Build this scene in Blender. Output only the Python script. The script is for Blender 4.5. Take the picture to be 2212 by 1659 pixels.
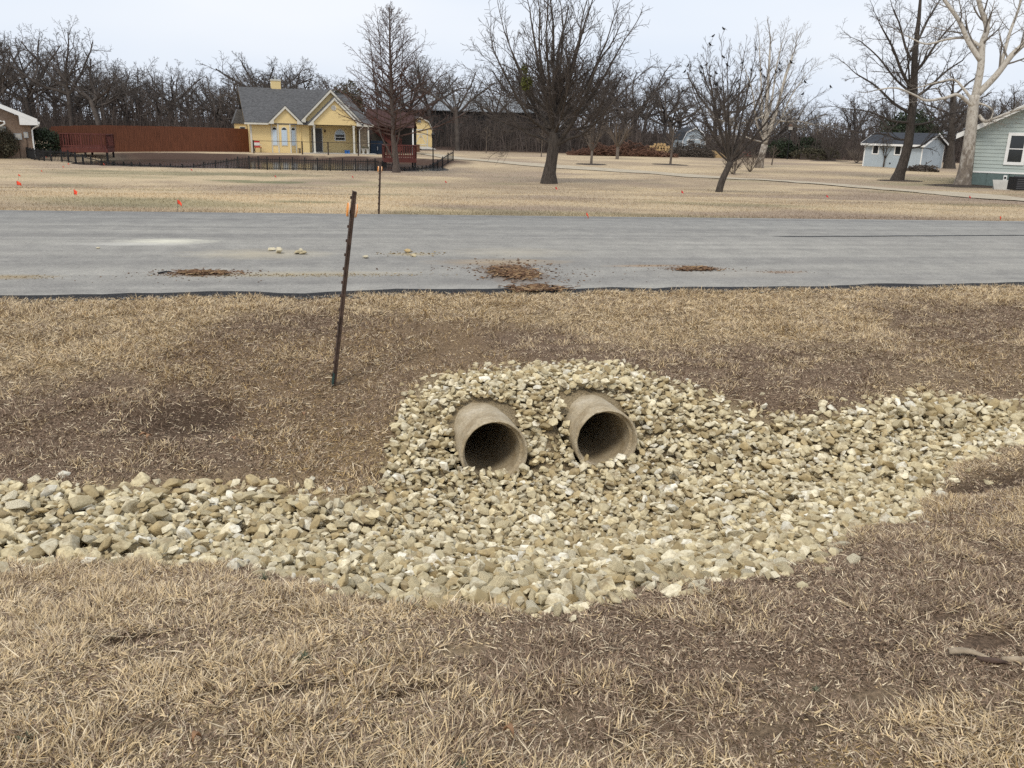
import bpy, bmesh, math, random
import numpy as np
from mathutils import Vector, Matrix, Euler

for o in list(bpy.data.objects):
    bpy.data.objects.remove(o)
SC = bpy.context.scene
COL = SC.collection
RAD = math.radians
random.seed(5)
rng = np.random.default_rng(11)

# ------------------------------------------------------------------ camera
FPX = 850.0                      # focal length in pixels of a 1024 px wide picture
PITCH, ROLL, EYE = RAD(16.7), RAD(1.4), 1.6
cd = bpy.data.cameras.new('camera')
cd.sensor_width = 36.0
cd.lens = 36.0 * FPX / 1024.0
cd.clip_end = 5000
cd.clip_start = 0.05
cam = bpy.data.objects.new('camera', cd)
COL.objects.link(cam)
cam.matrix_world = Matrix.Translation((0, 0, EYE)) @ Matrix.Rotation(RAD(90) - PITCH, 4, 'X') @ Matrix.Rotation(ROLL, 4, 'Z')
SC.camera = cam

# ------------------------------------------------------------------ world, sun, exposure
SUN_EL, SUN_AZ = RAD(52), RAD(205)      # azimuth clockwise from +Y
w = bpy.data.worlds.new('World')
SC.world = w
w.use_nodes = True
nt = w.node_tree
nt.nodes.clear()
wo = nt.nodes.new('ShaderNodeOutputWorld')
bg = nt.nodes.new('ShaderNodeBackground')
sky = nt.nodes.new('ShaderNodeTexSky')
sky.sky_type = 'NISHITA'
sky.sun_disc = False
sky.sun_elevation = SUN_EL
sky.sun_rotation = SUN_AZ
sky.dust_density = 3.0
tc = nt.nodes.new('ShaderNodeTexCoord')
mp = nt.nodes.new('ShaderNodeMapping')
mp.inputs['Scale'].default_value = (1.2, 1.2, 4.0)
nz = nt.nodes.new('ShaderNodeTexNoise')
nz.inputs['Scale'].default_value = 1.6
nz.inputs['Detail'].default_value = 3.0
nz.inputs['Roughness'].default_value = 0.45
cr = nt.nodes.new('ShaderNodeValToRGB')
cr.color_ramp.elements[0].position = 0.32
cr.color_ramp.elements[0].color = (6.6, 7.4, 8.6, 1)
cr.color_ramp.elements[1].position = 0.68
cr.color_ramp.elements[1].color = (8.2, 8.5, 9.0, 1)
mx = nt.nodes.new('ShaderNodeMixRGB')
mx.inputs[0].default_value = 0.93          # almost closed cloud cover over the clear sky
nt.links.new(tc.outputs['Generated'], mp.inputs['Vector'])
nt.links.new(mp.outputs['Vector'], nz.inputs['Vector'])
nt.links.new(nz.outputs['Fac'], cr.inputs['Fac'])
nt.links.new(sky.outputs['Color'], mx.inputs[1])
nt.links.new(cr.outputs['Color'], mx.inputs[2])
nt.links.new(mx.outputs['Color'], bg.inputs['Color'])
bg.inputs['Strength'].default_value = 0.1
nt.links.new(bg.outputs['Background'], wo.inputs['Surface'])

sl = bpy.data.lights.new('sun', 'SUN')
sl.energy = 1.5
sl.angle = RAD(16)
sl.color = (1.0, 0.93, 0.80)
sun = bpy.data.objects.new('sun', sl)
COL.objects.link(sun)
sd = Vector((math.sin(SUN_AZ) * math.cos(SUN_EL), math.cos(SUN_AZ) * math.cos(SUN_EL), math.sin(SUN_EL)))
sun.rotation_euler = sd.to_track_quat('Z', 'Y').to_euler()
sun.location = sd * 60

vs = SC.view_settings
vs.view_transform = 'Standard'
vs.look = 'None'
vs.exposure = 0.22
vs.gamma = 1.0
vs.use_curve_mapping = False
SC.cycles.use_denoising = False
SC.cycles.max_bounces = 5
SC.cycles.diffuse_bounces = 3
SC.cycles.glossy_bounces = 2
SC.cycles.transparent_max_bounces = 4

# ------------------------------------------------------------------ pixel geometry (used to survey real positions)
cF = np.array([0, math.cos(PITCH), -math.sin(PITCH)])
cU = np.array([0, math.sin(PITCH), math.cos(PITCH)])
cR = np.array([1.0, 0, 0])
S = 1024.0 / 2212.0              # survey picture was 2212 px wide

def ray(px, py):
    x, y = (px * S - 512) / FPX, -(py * S - 384) / FPX
    a = x * math.cos(ROLL) - y * math.sin(ROLL)
    b = x * math.sin(ROLL) + y * math.cos(ROLL)
    return a * cR + b * cU + cF

def at(px, py, Y):
    d = ray(px, py)
    return np.array([0, 0, EYE]) + d * (Y / d[1])

# ------------------------------------------------------------------ helpers: noise, terrain
def _hash(ix, iy, seed):
    n = (ix.astype(np.int64) * 374761393 + iy.astype(np.int64) * 668265263 + seed * 974634777) & 0x7fffffff
    n = ((n ^ (n >> 13)) * 1274126177) & 0x7fffffff
    return ((n ^ (n >> 16)) & 0xffff) / 65535.0

def vnoise(x, y, seed=0):
    x = np.asarray(x, float); y = np.asarray(y, float)
    ix, iy = np.floor(x), np.floor(y)
    fx, fy = x - ix, y - iy
    fx = fx * fx * (3 - 2 * fx); fy = fy * fy * (3 - 2 * fy)
    a = _hash(ix, iy, seed); b = _hash(ix + 1, iy, seed)
    c = _hash(ix, iy + 1, seed); d = _hash(ix + 1, iy + 1, seed)
    return (a * (1 - fx) + b * fx) * (1 - fy) + (c * (1 - fx) + d * fx) * fy

def fbm(x, y, seed=0, octs=4, gain=0.5):
    s, a, t = 0.0, 1.0, 0.0
    x = np.asarray(x, float); y = np.asarray(y, float)
    for i in range(octs):
        s = s + a * vnoise(x * 2 ** i + 17.3 * i, y * 2 ** i - 9.1 * i, seed + i)
        t += a; a *= gain
    return s / t

def sstep(a, b, x):
    t = np.clip((np.asarray(x, float) - a) / (b - a), 0, 1)
    return t * t * (3 - 2 * t)

HD = RAD(14.0)                   # the road runs 14 degrees off the picture plane
CH, SH = math.cos(HD), math.sin(HD)
V0, V1 = 9.22, 15.95             # near and far edge of the road

def to_uv(x, y):
    return x * CH + y * SH, -x * SH + y * CH

def to_xy(u, v):
    return u * CH - v * SH, u * SH + v * CH

def road_z(u, v):
    uc = np.clip(u, -25, 40)
    zn = -0.125 - 0.0085 * uc
    zf = 0.060 - 0.0102 * uc
    t = (v - V0) / (V1 - V0)
    return zn + (zf - zn) * t + 0.035 * (1 - (2 * np.clip(t, 0, 1) - 1) ** 2)

class TPS:
    def __init__(self, pts, lam=0.002):
        P = np.array(pts, float)
        self.p, z = P[:, :2], P[:, 2]
        n = len(P)
        K = self.k(np.linalg.norm(self.p[:, None] - self.p[None], axis=2)) + lam * np.eye(n)
        A = np.zeros((n + 3, n + 3))
        A[:n, :n] = K
        Q = np.c_[np.ones(n), self.p]
        A[:n, n:] = Q; A[n:, :n] = Q.T
        self.w = np.linalg.solve(A, np.r_[z, 0, 0, 0])
    @staticmethod
    def k(r):
        return np.where(r > 1e-9, r * r * np.log(np.maximum(r, 1e-9)), 0)
    def __call__(self, u, v):
        q = np.c_[np.ravel(u), np.ravel(v)]
        out = np.empty(len(q))
        for i in range(0, len(q), 40000):
            c = q[i:i + 40000]
            r = np.linalg.norm(c[:, None] - self.p[None], axis=2)
            out[i:i + 40000] = self.k(r) @ self.w[:-3] + self.w[-3] + c @ self.w[-2:]
        return out.reshape(np.shape(u))

near_pts = []
for uu in (-7, -4, -2, -.5, 1, 2.5, 4, 6, 9, 13):
    near_pts += [(uu, V0, -0.155 - 0.0085 * uu), (uu, 11.0, -0.16 - 0.0085 * uu), (uu, -2.5, 0.0), (uu, 0.3, 0.0), (uu, 1.7, -0.01)]
    near_pts += [(uu, 8.2, -0.21 - 0.008 * uu), (uu, 7.5, -0.30 - 0.008 * uu)]
near_pts += [(-7, 4.2, -.40), (-4, 4.1, -.43), (-1.5, 4.1, -.48), (-.4, 3.85, -.43), (.13, 3.14, -.24), (.77, 2.69, -.13), (1.79, 2.83, -.18), (2.38, 3.15, -.28),
             (3.43, 3.8, -.42), (4.35, 4.45, -.47), (5.0, 4.7, -.47), (7, 4.6, -.42), (10, 4.6, -.42), (13, 4.6, -.4),
             (-7, 5.0, -.58), (-4, 4.9, -.62), (-2, 4.8, -.64), (-.5, 4.6, -.67), (.8, 4.5, -.74), (1.7, 4.6, -.79), (2.6, 4.7, -.76), (3.6, 5.0, -.66), (4.6, 5.25, -.58), (6, 5.3, -.53), (9, 5.3, -.5), (13, 5.3, -.48),
             (-7, 5.6, -.56), (-4, 5.55, -.58), (-1.9, 5.5, -.60), (-.66, 5.4, -.61), (.5, 5.1, -.67), (.55, 5.8, -.58), (.8, 6.5, -.45),
             (1.29, 5.40, -.75), (2.18, 5.50, -.75), (1.29, 5.1, -.77), (2.18, 5.15, -.77), (.95, 5.35, -.68), (1.7, 5.62, -.66), (2.7, 5.65, -.62), (.8, 5.6, -.62),
             (1.25, 5.95, -.37), (2.14, 6.04, -.37), (1.7, 6.05, -.43), (2.7, 6.1, -.47), (.85, 6.0, -.50), (1.24, 6.40, -.33), (2.13, 6.45, -.33), (1.7, 6.9, -.36), (2.6, 6.8, -.37),
             (3.15, 6.2, -.43), (3.67, 5.75, -.52), (4.2, 5.8, -.49), (5.1, 5.95, -.42), (6.5, 5.9, -.40), (9, 5.9, -.4), (13, 5.9, -.38),
             (-3, 6.5, -.45), (-1, 6.5, -.45), (.1, 6.7, -.41), (4, 6.8, -.38), (6, 6.8, -.34), (-6, 6.5, -.43)]
TN = TPS(near_pts, 0.004)

# culvert pipes: mouth (u, v), axis runs towards +v and a little to the left
PIPES = [(1.25, 5.48, RAD(0)), (2.12, 5.57, RAD(-2))]
PRO, PRI, PZ = 0.243, 0.203, -0.600
PLEN = 2.4

def pipe_du(u, v, p):
    t = v - p[1]
    return u - (p[0] - math.tan(p[2]) * t), t

POND_C, POND_A, POND_B = (-17.0, 61.0), 12.2, 6.9
POND_Z = -1.19

def pond_mask(x, y):
    # rounded slab: superellipse, stretched along the road direction
    dx, dy = x - POND_C[0], y - POND_C[1]
    a = dx * math.cos(RAD(6)) + dy * math.sin(RAD(6))
    b = -dx * math.sin(RAD(6)) + dy * math.cos(RAD(6))
    return (np.abs(a / POND_A) ** 3.2 + np.abs(b / POND_B) ** 3.2) ** (1 / 3.2) + 0.03 * (fbm(x * .4, y * .4, 5) - .5)

# ------------------------------------------------------------------ where the rock apron lies
NEAR_EDGE = np.array([(-9, 4.25), (-4, 4.2), (-1.5, 4.16), (-.4, 3.87), (.13, 3.14), (.77, 2.69), (1.79, 2.83), (2.38, 3.15), (3.43, 3.8), (4.35, 4.48), (5.01, 4.72), (8, 4.75), (14, 4.75)])
FAR_EDGE = np.array([(-9, 5.5), (-1.9, 5.48), (-.66, 5.36), (.42, 5.07), (.50, 5.7), (.66, 6.4), (.95, 6.75), (1.7, 6.94), (2.71, 6.84), (3.05, 6.35), (3.55, 5.75), (4.12, 5.74), (5.06, 5.91), (5.75, 5.6), (8, 5.6), (14, 5.6)])

def rock_in(u, v):
    """signed margin (metres) inside the rock apron"""
    wob = (fbm(u * 2.2, v * 2.2, 21, 3) - .5) * 0.34
    a = v - np.interp(u, NEAR_EDGE[:, 0], NEAR_EDGE[:, 1]) + wob
    b_ = np.interp(u, FAR_EDGE[:, 0], FAR_EDGE[:, 1]) - v + wob * .5
    return np.minimum(a, b_)

# worn hollows in the turf: (u, v, half length, half width, depth)
HOLLOWS = [(4.25, 3.98, .75, .22, .06), (-.66, 2.83, .20, .07, .03), (2.22, 2.09, .13, .05, .03), (2.24, 2.27, .14, .05, .025), (-.08, 2.30, .16, .035, .022), (.25, 2.22, .14, .04, .022), (.46, 2.44, .10, .03, .02), (-.9, 6.3, .55, .35, .03), (-.51, 2.23, .14, .05, .02), (1.65, 1.9, .10, .03, .018), (.80, 1.85, .10, .03, .018), (1.3, 1.8, .15, .05, .02)]

def hollow(u, v):
    m_ = np.zeros(np.shape(u))
    for (hu, hv, ha, hb_, hd_) in HOLLOWS:
        m_ = np.maximum(m_, sstep(1.35, .4, np.hypot((u - hu) / ha, (v - hv) / hb_)) * min(1, hd_ / .028))
    return m_

def height(x, y, carve=True):
    x = np.asarray(x, float); y = np.asarray(y, float)
    u, v = to_uv(x, y)
    near = TN(np.clip(u, -8, 14), np.clip(v, -3, 11))
    for (hu, hv, ha, hb_, hd_) in HOLLOWS:
        near = near - hd_ * sstep(1.2, .3, np.hypot((u - hu) / ha, (v - hv) / hb_))
    near = near + (fbm(u * 8.5, v * 8.5, 6, 2) - .5) * 0.022 * sstep(9.2, 8.6, v)
    near = near + (fbm(u * 3.1, v * 3.1, 3, 3) - .5) * 0.05 * sstep(9.2, 8.3, v) + (fbm(u * .9, v * .9, 4, 2) - .5) * 0.05 * sstep(9.2, 7.5, v)
    near = near - 0.055 * sstep(-.02, .22, rock_in(u, v))        # the rock bed is dug in a little
    zr = road_z(u, v) - 0.05
    uc = np.clip(u, -25, 40)
    ze = 0.060 - 0.0102 * uc - 0.03
    t = sstep(15.0, 40.0, v)
    far = ze * (1 - t) + (-0.86) * t + (fbm(x * .13, y * .13, 8, 3) - .5) * 0.2 * sstep(18, 34, v)
    far = far + (fbm(x * .9, y * .9, 9, 2) - .5) * 0.05 * sstep(16.2, 18, v)
    # raised pad under the house, pond hollow in front of it
    m = pond_mask(x, y)
    pad = -1.13 + .37 * sstep(POND_C[1] - 3, POND_C[1] + 5, y)
    far = far + (pad - far) * sstep(3.0, 1.3, m)
    far = far * (1 - sstep(1.06, .86, m)) + (-1.75) * sstep(1.06, .86, m)
    far = far * (1 - sstep(150, 320, v)) + 0.4 * sstep(150, 320, v)
    z = np.where(v < V0, near, np.where(v < V1, zr, far))
    if carve:
        for p in PIPES:
            du, tt = pipe_du(u, v, p)
            z = np.where((np.abs(du) < 0.27) & (tt > 0.02) & (tt < PLEN + .1), -1.0, z)
    return z

def hz(x, y):
    return float(height(np.array([x]), np.array([y]), False)[0])

def hit(px, py, dz=0.0):
    """where the line of sight of a survey pixel meets the ground (dz above it)"""
    d = ray(px, py)
    ts = np.geomspace(1.5, 400, 1600)
    P = np.array([0, 0, EYE])[None] + ts[:, None] * d[None]
    g = P[:, 2] - height(P[:, 0], P[:, 1], False) - dz
    i = int(np.argmax(g < 0)) if (g < 0).any() else len(ts) - 1
    if i == 0:
        return P[0]
    t = ts[i - 1] + (ts[i] - ts[i - 1]) * g[i - 1] / (g[i - 1] - g[i] + 1e-12)
    return np.array([0, 0, EYE]) + t * d

# ------------------------------------------------------------------ helpers: objects
def tag(o, label=None, cat=None, group=None, kind=None):
    if label: o['label'] = label
    if cat: o['category'] = cat
    if group: o['group'] = group
    if kind: o['kind'] = kind
    return o

def empty(name, loc=(0, 0, 0), rz=0.0, label=None, cat=None, group=None):
    o = bpy.data.objects.new(name, None)
    COL.objects.link(o)
    o.empty_display_size = 0.2
    o.location = [float(c) for c in loc]
    o.rotation_euler = (0, 0, rz)
    return tag(o, label, cat, group)

def link(name, me, mat=None, parent=None):
    o = bpy.data.objects.new(name, me)
    COL.objects.link(o)
    if mat is not None and not me.materials:
        me.materials.append(mat)
    if parent is not None:
        o.parent = parent
    return o

def np_mesh(name, V, tris=None, quads=None, smooth=False, cols=None, cname='col'):
    """fast mesh from arrays; cols are per-vertex rgb"""
    me = bpy.data.meshes.new(name)
    V = np.asarray(V, np.float32)
    me.vertices.add(len(V))
    me.vertices.foreach_set('co', V.ravel())
    li, ls = [], []
    n = 0
    if quads is not None and len(quads):
        q = np.asarray(quads, np.int32)
        li.append(q.ravel()); ls.append(n + 4 * np.arange(len(q))); n += 4 * len(q)
    if tris is not None and len(tris):
        t = np.asarray(tris, np.int32)
        li.append(t.ravel()); ls.append(n + 3 * np.arange(len(t))); n += 3 * len(t)
    li = np.concatenate(li).astype(np.int32); ls = np.concatenate(ls).astype(np.int32)
    me.loops.add(len(li)); me.loops.foreach_set('vertex_index', li)
    me.polygons.add(len(ls)); me.polygons.foreach_set('loop_start', ls)
    me.polygons.foreach_set('use_smooth', np.full(len(ls), bool(smooth)))
    me.update(calc_edges=True)
    if cols is not None:
        ca = me.color_attributes.new(cname, 'FLOAT_COLOR', 'POINT')
        c = np.ones((len(V), 4), np.float32); c[:, :3] = cols
        ca.data.foreach_set('color', c.ravel())
    me.validate()
    return me

class MB:
    """collects simple solids into ONE mesh"""
    def __init__(self):
        self.v, self.f = [], []
    def add(self, vs, fs):
        n = len(self.v)
        self.v += [tuple(float(c) for c in p) for p in vs]
        self.f += [tuple(n + i for i in f) for f in fs]
        return self
    def box(self, a, b):
        x0, y0, z0 = a; x1, y1, z1 = b
        return self.add([(x0, y0, z0), (x1, y0, z0), (x1, y1, z0), (x0, y1, z0), (x0, y0, z1), (x1, y0, z1), (x1, y1, z1), (x0, y1, z1)],
                        [(0, 3, 2, 1), (4, 5, 6, 7), (0, 1, 5, 4), (1, 2, 6, 5), (2, 3, 7, 6), (3, 0, 4, 7)])
    def prism(self, poly, d):
        """polygon (3-D points, planar) extruded along vector d"""
        n = len(poly)
        P = [Vector(p) for p in poly]
        Q = [p + Vector(d) for p in P]
        fs = [tuple(range(n))[::-1], tuple(range(n, 2 * n))]
        fs += [(i, (i + 1) % n, n + (i + 1) % n, n + i) for i in range(n)]
        return self.add(P + Q, fs)
    def bar(self, a, b, w, h=None, up=(0, 0, 1)):
        h = h or w
        a, b = Vector(a), Vector(b)
        d = (b - a).normalized()
        s = d.cross(Vector(up))
        if s.length < 1e-4: s = d.cross(Vector((1, 0, 0)))
        s.normalize(); t = s.cross(d).normalized()
        s *= w / 2; t *= h / 2
        return self.prism([a - s - t, a + s - t, a + s + t, a - s + t], b - a)
    def tube(self, pts, rad, k=8, caps=True):
        pts = [Vector(p) for p in pts]
        rs = rad if isinstance(rad, (list, tuple)) else [rad] * len(pts)
        n0 = len(self.v)
        ref = None
        for i, p in enumerate(pts):
            d = (pts[min(i + 1, len(pts) - 1)] - pts[max(i - 1, 0)]).normalized()
            if ref is None:
                ref = d.cross(Vector((0, 0, 1)))
                if ref.length < 1e-3: ref = Vector((1, 0, 0))
            s = (ref - d * ref.dot(d)).normalized(); ref = s
            t = d.cross(s)
            for j in range(k):
                a = 2 * math.pi * j / k
                q = p + (s * math.cos(a) + t * math.sin(a)) * rs[i]
                self.v.append(tuple(q))
        for i in range(len(pts) - 1):
            for j in range(k):
                a, b = n0 + i * k + j, n0 + i * k + (j + 1) % k
                self.f.append((a, b, b + k, a + k))
        if caps:
            self.f.append(tuple(n0 + j for j in range(k))[::-1])
            m = n0 + (len(pts) - 1) * k
            self.f.append(tuple(m + j for j in range(k)))
        return self
    def mesh(self, name, smooth=False):
        me = bpy.data.meshes.new(name)
        me.from_pydata(self.v, [], self.f)
        if smooth:
            me.polygons.foreach_set('use_smooth', [True] * len(me.polygons))
        me.update()
        return me
    def build(self, name, mat, parent=None, smooth=False, bevel=0.0):
        o = link(name, self.mesh(name, smooth), mat, parent)
        if bevel:
            m = o.modifiers.new('bevel', 'BEVEL'); m.width = bevel; m.segments = 1; m.limit_method = 'ANGLE'
        return o

def copy_tree(o, parent=None):
    c = o.copy(); COL.objects.link(c)
    c.parent = parent
    for ch in list(o.children):
        copy_tree(ch, c)
    return c

# ------------------------------------------------------------------ materials
def mat_new(name):
    m = bpy.data.materials.new(name); m.use_nodes = True
    t = m.node_tree
    b = t.nodes['Principled BSDF']
    return m, t, b

def N(t, kind, **kw):
    n = t.nodes.new(kind)
    for k, v in kw.items():
        if k in n.inputs: n.inputs[k].default_value = v
        else: setattr(n, k, v)
    return n

def ramp(t, fac, stops):
    r = t.nodes.new('ShaderNodeValToRGB')
    e = r.color_ramp.elements
    while len(e) < len(stops): e.new(0.5)
    for i, (p, c) in enumerate(stops):
        e[i].position = p; e[i].color = (*c, 1)
    t.links.new(fac, r.inputs['Fac'])
    return r.outputs['Color']

def mixc(t, fac, a, b, mode='MIX'):
    m = t.nodes.new('ShaderNodeMixRGB'); m.blend_type = mode
    for s, i in ((fac, 0), (a, 1), (b, 2)):
        if hasattr(s, 'is_linked'): t.links.new(s, m.inputs[i])
        elif i == 0: m.inputs[0].default_value = s
        else: m.inputs[i].default_value = (*s, 1)
    return m.outputs['Color']

def coords(t, scale=(1, 1, 1), kind='Object'):
    c = N(t, 'ShaderNodeTexCoord'); mp_ = N(t, 'ShaderNodeMapping')
    mp_.inputs['Scale'].default_value = scale
    t.links.new(c.outputs[kind], mp_.inputs['Vector'])
    return mp_.outputs['Vector']

def noise(t, vec, scale, detail=4.0, rough=0.55):
    n = N(t, 'ShaderNodeTexNoise')
    n.inputs['Scale'].default_value = scale; n.inputs['Detail'].default_value = detail; n.inputs['Roughness'].default_value = rough
    t.links.new(vec, n.inputs['Vector'])
    return n.outputs['Fac']

def bump(t, b, fac, dist, strength=1.0):
    n = N(t, 'ShaderNodeBump'); n.inputs['Distance'].default_value = dist; n.inputs['Strength'].default_value = strength
    t.links.new(fac, n.inputs['Height']); t.links.new(n.outputs['Normal'], b.inputs['Normal'])

def simple(name, col, rough=0.8, var=0.25, scale=6.0, bmp=0.0, metallic=0.0, stretch=(1, 1, 1), spec=0.3):
    m, t, b = mat_new(name)
    vec = coords(t, stretch)
    n1 = noise(t, vec, scale, 5)
    lo = tuple(c * (1 - var) for c in col); hi = tuple(min(1, c * (1 + var)) for c in col)
    t.links.new(ramp(t, n1, [(0.3, lo), (0.7, hi)]), b.inputs['Base Color'])
    b.inputs['Roughness'].default_value = rough
    b.inputs['Metallic'].default_value = metallic
    b.inputs['Specular IOR Level'].default_value = spec
    if bmp: bump(t, b, noise(t, vec, scale * 6, 3), bmp)
    return m

M = {}
# ground / grass: colour comes from a per-vertex attribute (patches of straw, thatch, soil)
def attr_mat(name, rough=0.9, fine=None, spec=0.15, bmp=None, amount=0.35):
    m, t, b = mat_new(name)
    a = N(t, 'ShaderNodeVertexColor'); a.layer_name = 'col'
    c = a.outputs['Color']
    if fine:
        vec = coords(t)
        n1 = noise(t, vec, fine, 6, 0.65)
        g = ramp(t, n1, [(0.25, (1 - amount,) * 3), (0.75, (1 + amount,) * 3)])
        c = mixc(t, 1.0, c, g, 'MULTIPLY')
        if bmp: bump(t, b, n1, bmp)
    t.links.new(c, b.inputs['Base Color'])
    b.inputs['Roughness'].default_value = rough
    b.inputs['Specular IOR Level'].default_value = spec
    return m

M['ground'] = attr_mat('dry_ground', 0.95, fine=70.0, bmp=0.02, amount=0.75)
M['grass'] = attr_mat('dead_grass_blades', 0.75, spec=0.25)
M['crumb'] = attr_mat('soil_crumbs', 0.95)
M['riprap'] = None

def rock_material(name, tint=None):
    m, t, b = mat_new(name)
    vec = coords(t)
    if tint is None:
        a = N(t, 'ShaderNodeVertexColor'); a.layer_name = 'col'
        base = a.outputs['Color']; geo = N(t, 'ShaderNodeNewGeometry'); rnd = geo.outputs['Random Per Island']
    else:
        oi = N(t, 'ShaderNodeObjectInfo'); rnd = oi.outputs['Random']
        base = ramp(t, rnd, [(0.0, tuple(c * .74 for c in tint)), (0.5, tint), (1.0, tuple(min(1, c * 1.18) for c in tint))])
    n1 = noise(t, vec, 14.0, 6, 0.7)
    n2 = noise(t, vec, 55.0, 4, 0.7)
    dirt = ramp(t, n1, [(0.47, (0, 0, 0)), (0.66, (1, 1, 1))])
    c = mixc(t, dirt, base, (0.36, 0.285, 0.175))
    c = mixc(t, 1.0, c, ramp(t, n2, [(0.3, (.78, .77, .74)), (0.7, (1.1, 1.1, 1.1))]), 'MULTIPLY')
    t.links.new(c, b.inputs['Base Color'])
    b.inputs['Roughness'].default_value = 0.92
    b.inputs['Specular IOR Level'].default_value = 0.15
    bump(t, b, n2, 0.006, 0.9)
    return m

M['riprap'] = rock_material('riprap_limestone')
M['rock_white'] = rock_material('limestone_white', (0.82, 0.74, 0.55))
M['rock_tan'] = rock_material('limestone_tan', (0.70, 0.60, 0.39))
M['rock_ochre'] = rock_material('limestone_ochre', (0.54, 0.40, 0.20))

# weathered concrete
m, t, b = mat_new('weathered_concrete')
vec = coords(t)
n1 = noise(t, vec, 5.0, 6, 0.65); n2 = noise(t, vec, 60.0, 4, 0.6)
c = ramp(t, n1, [(0.3, (0.30, 0.225, 0.13)), (0.5, (0.44, 0.36, 0.24)), (0.72, (0.56, 0.48, 0.355))])
c = mixc(t, 1.0, c, ramp(t, n2, [(0.3, (.7, .7, .7)), (0.7, (1.15, 1.15, 1.15))]), 'MULTIPLY')
vo = N(t, 'ShaderNodeTexVoronoi'); vo.inputs['Scale'].default_value = 42.0
t.links.new(vec, vo.inputs['Vector'])
spk = ramp(t, vo.outputs['Distance'], [(0.10, (1, 1, 1)), (0.17, (0, 0, 0))])
n3 = noise(t, vec, 9.0, 2)
spk = mixc(t, 1.0, spk, ramp(t, n3, [(0.45, (0, 0, 0)), (0.6, (1, 1, 1))]), 'MULTIPLY')
c = mixc(t, spk, c, (0.72, 0.66, 0.52))
t.links.new(c, b.inputs['Base Color'])
b.inputs['Roughness'].default_value = 0.9
bump(t, b, n2, 0.004)
M['concrete'] = m

# road: pale worn chip seal with streaks along the traffic, dust and mud stains
m, t, b = mat_new('worn_chip_seal')
vec = coords(t)
fine = noise(t, vec, 110.0, 3, 0.7)
mid = noise(t, vec, 3.0, 5, 0.6)
streak = noise(t, coords(t, (0.12, 2.6, 1.0)), 1.0, 5, 0.65)
c = ramp(t, streak, [(0.3, (0.275, 0.262, 0.242)), (0.55, (0.335, 0.32, 0.292)), (0.75, (0.385, 0.367, 0.335))])
c = mixc(t, 1.0, c, ramp(t, mid, [(0.3, (.84, .84, .85)), (0.7, (1.1, 1.1, 1.09))]), 'MULTIPLY')
mid2 = noise(t, vec, 26.0, 4, 0.75)
c = mixc(t, 1.0, c, ramp(t, mid2, [(0.3, (.80, .80, .81)), (0.5, (1, 1, 1)), (0.72, (1.16, 1.155, 1.14))]), 'MULTIPLY')
trk = noise(t, coords(t, (0.03, 1.5, 1.0)), 1.0, 3, 0.5)
c = mixc(t, 1.0, c, ramp(t, trk, [(0.38, (.84, .84, .85)), (0.6, (1.05, 1.05, 1.04))]), 'MULTIPLY')
c = mixc(t, 1.0, c, ramp(t, fine, [(0.32, (.62, .62, .62)), (0.5, (1, 1, 1)), (0.7, (1.22, 1.22, 1.2))]), 'MULTIPLY')
sepx = N(t, 'ShaderNodeSeparateXYZ'); t.links.new(vec, sepx.inputs[0])
lane = N(t, 'ShaderNodeMapRange'); lane.inputs['From Min'].default_value = 12.6; lane.inputs['From Max'].default_value = 15.6
t.links.new(sepx.outputs['Y'], lane.inputs['Value'])
c = mixc(t, lane.outputs['Result'], c, mixc(t, 1.0, c, (0.86, 0.875, 0.90), 'MULTIPLY'))

def stain(c, u, v, a, bb, col, amt, sc=3.0):
    """a stain of its own shape: warped ellipse at road coordinates (u, v)"""
    mpn = N(t, 'ShaderNodeMapping'); mpn.vector_type = 'POINT'
    mpn.inputs['Location'].default_value = (-u / a, -v / bb, 0); mpn.inputs['Scale'].default_value = (1 / a, 1 / bb, 0)
    t.links.new(sepx.inputs[0].links[0].from_socket, mpn.inputs['Vector'])
    ln = N(t, 'ShaderNodeVectorMath'); ln.operation = 'LENGTH'
    t.links.new(mpn.outputs['Vector'], ln.inputs[0])
    ns = noise(t, mpn.outputs['Vector'], sc, 6, 0.7)
    ad = N(t, 'ShaderNodeMath'); ad.operation = 'MULTIPLY_ADD'
    t.links.new(ns, ad.inputs[0]); ad.inputs[1].default_value = 1.5; t.links.new(ln.outputs['Value'], ad.inputs[2])
    f = ramp(t, ad.outputs[0], [(0.0, (amt,) * 3), (0.55, (amt,) * 3), (1.0, (0, 0, 0))])
    ff = N(t, 'ShaderNodeMapRange'); ff.inputs['From Min'].default_value = 1.75; ff.inputs['From Max'].default_value = 0.85
    ff.inputs['To Max'].default_value = amt
    t.links.new(ad.outputs[0], ff.inputs['Value'])
    return mixc(t, ff.outputs['Result'], c, col)

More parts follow.
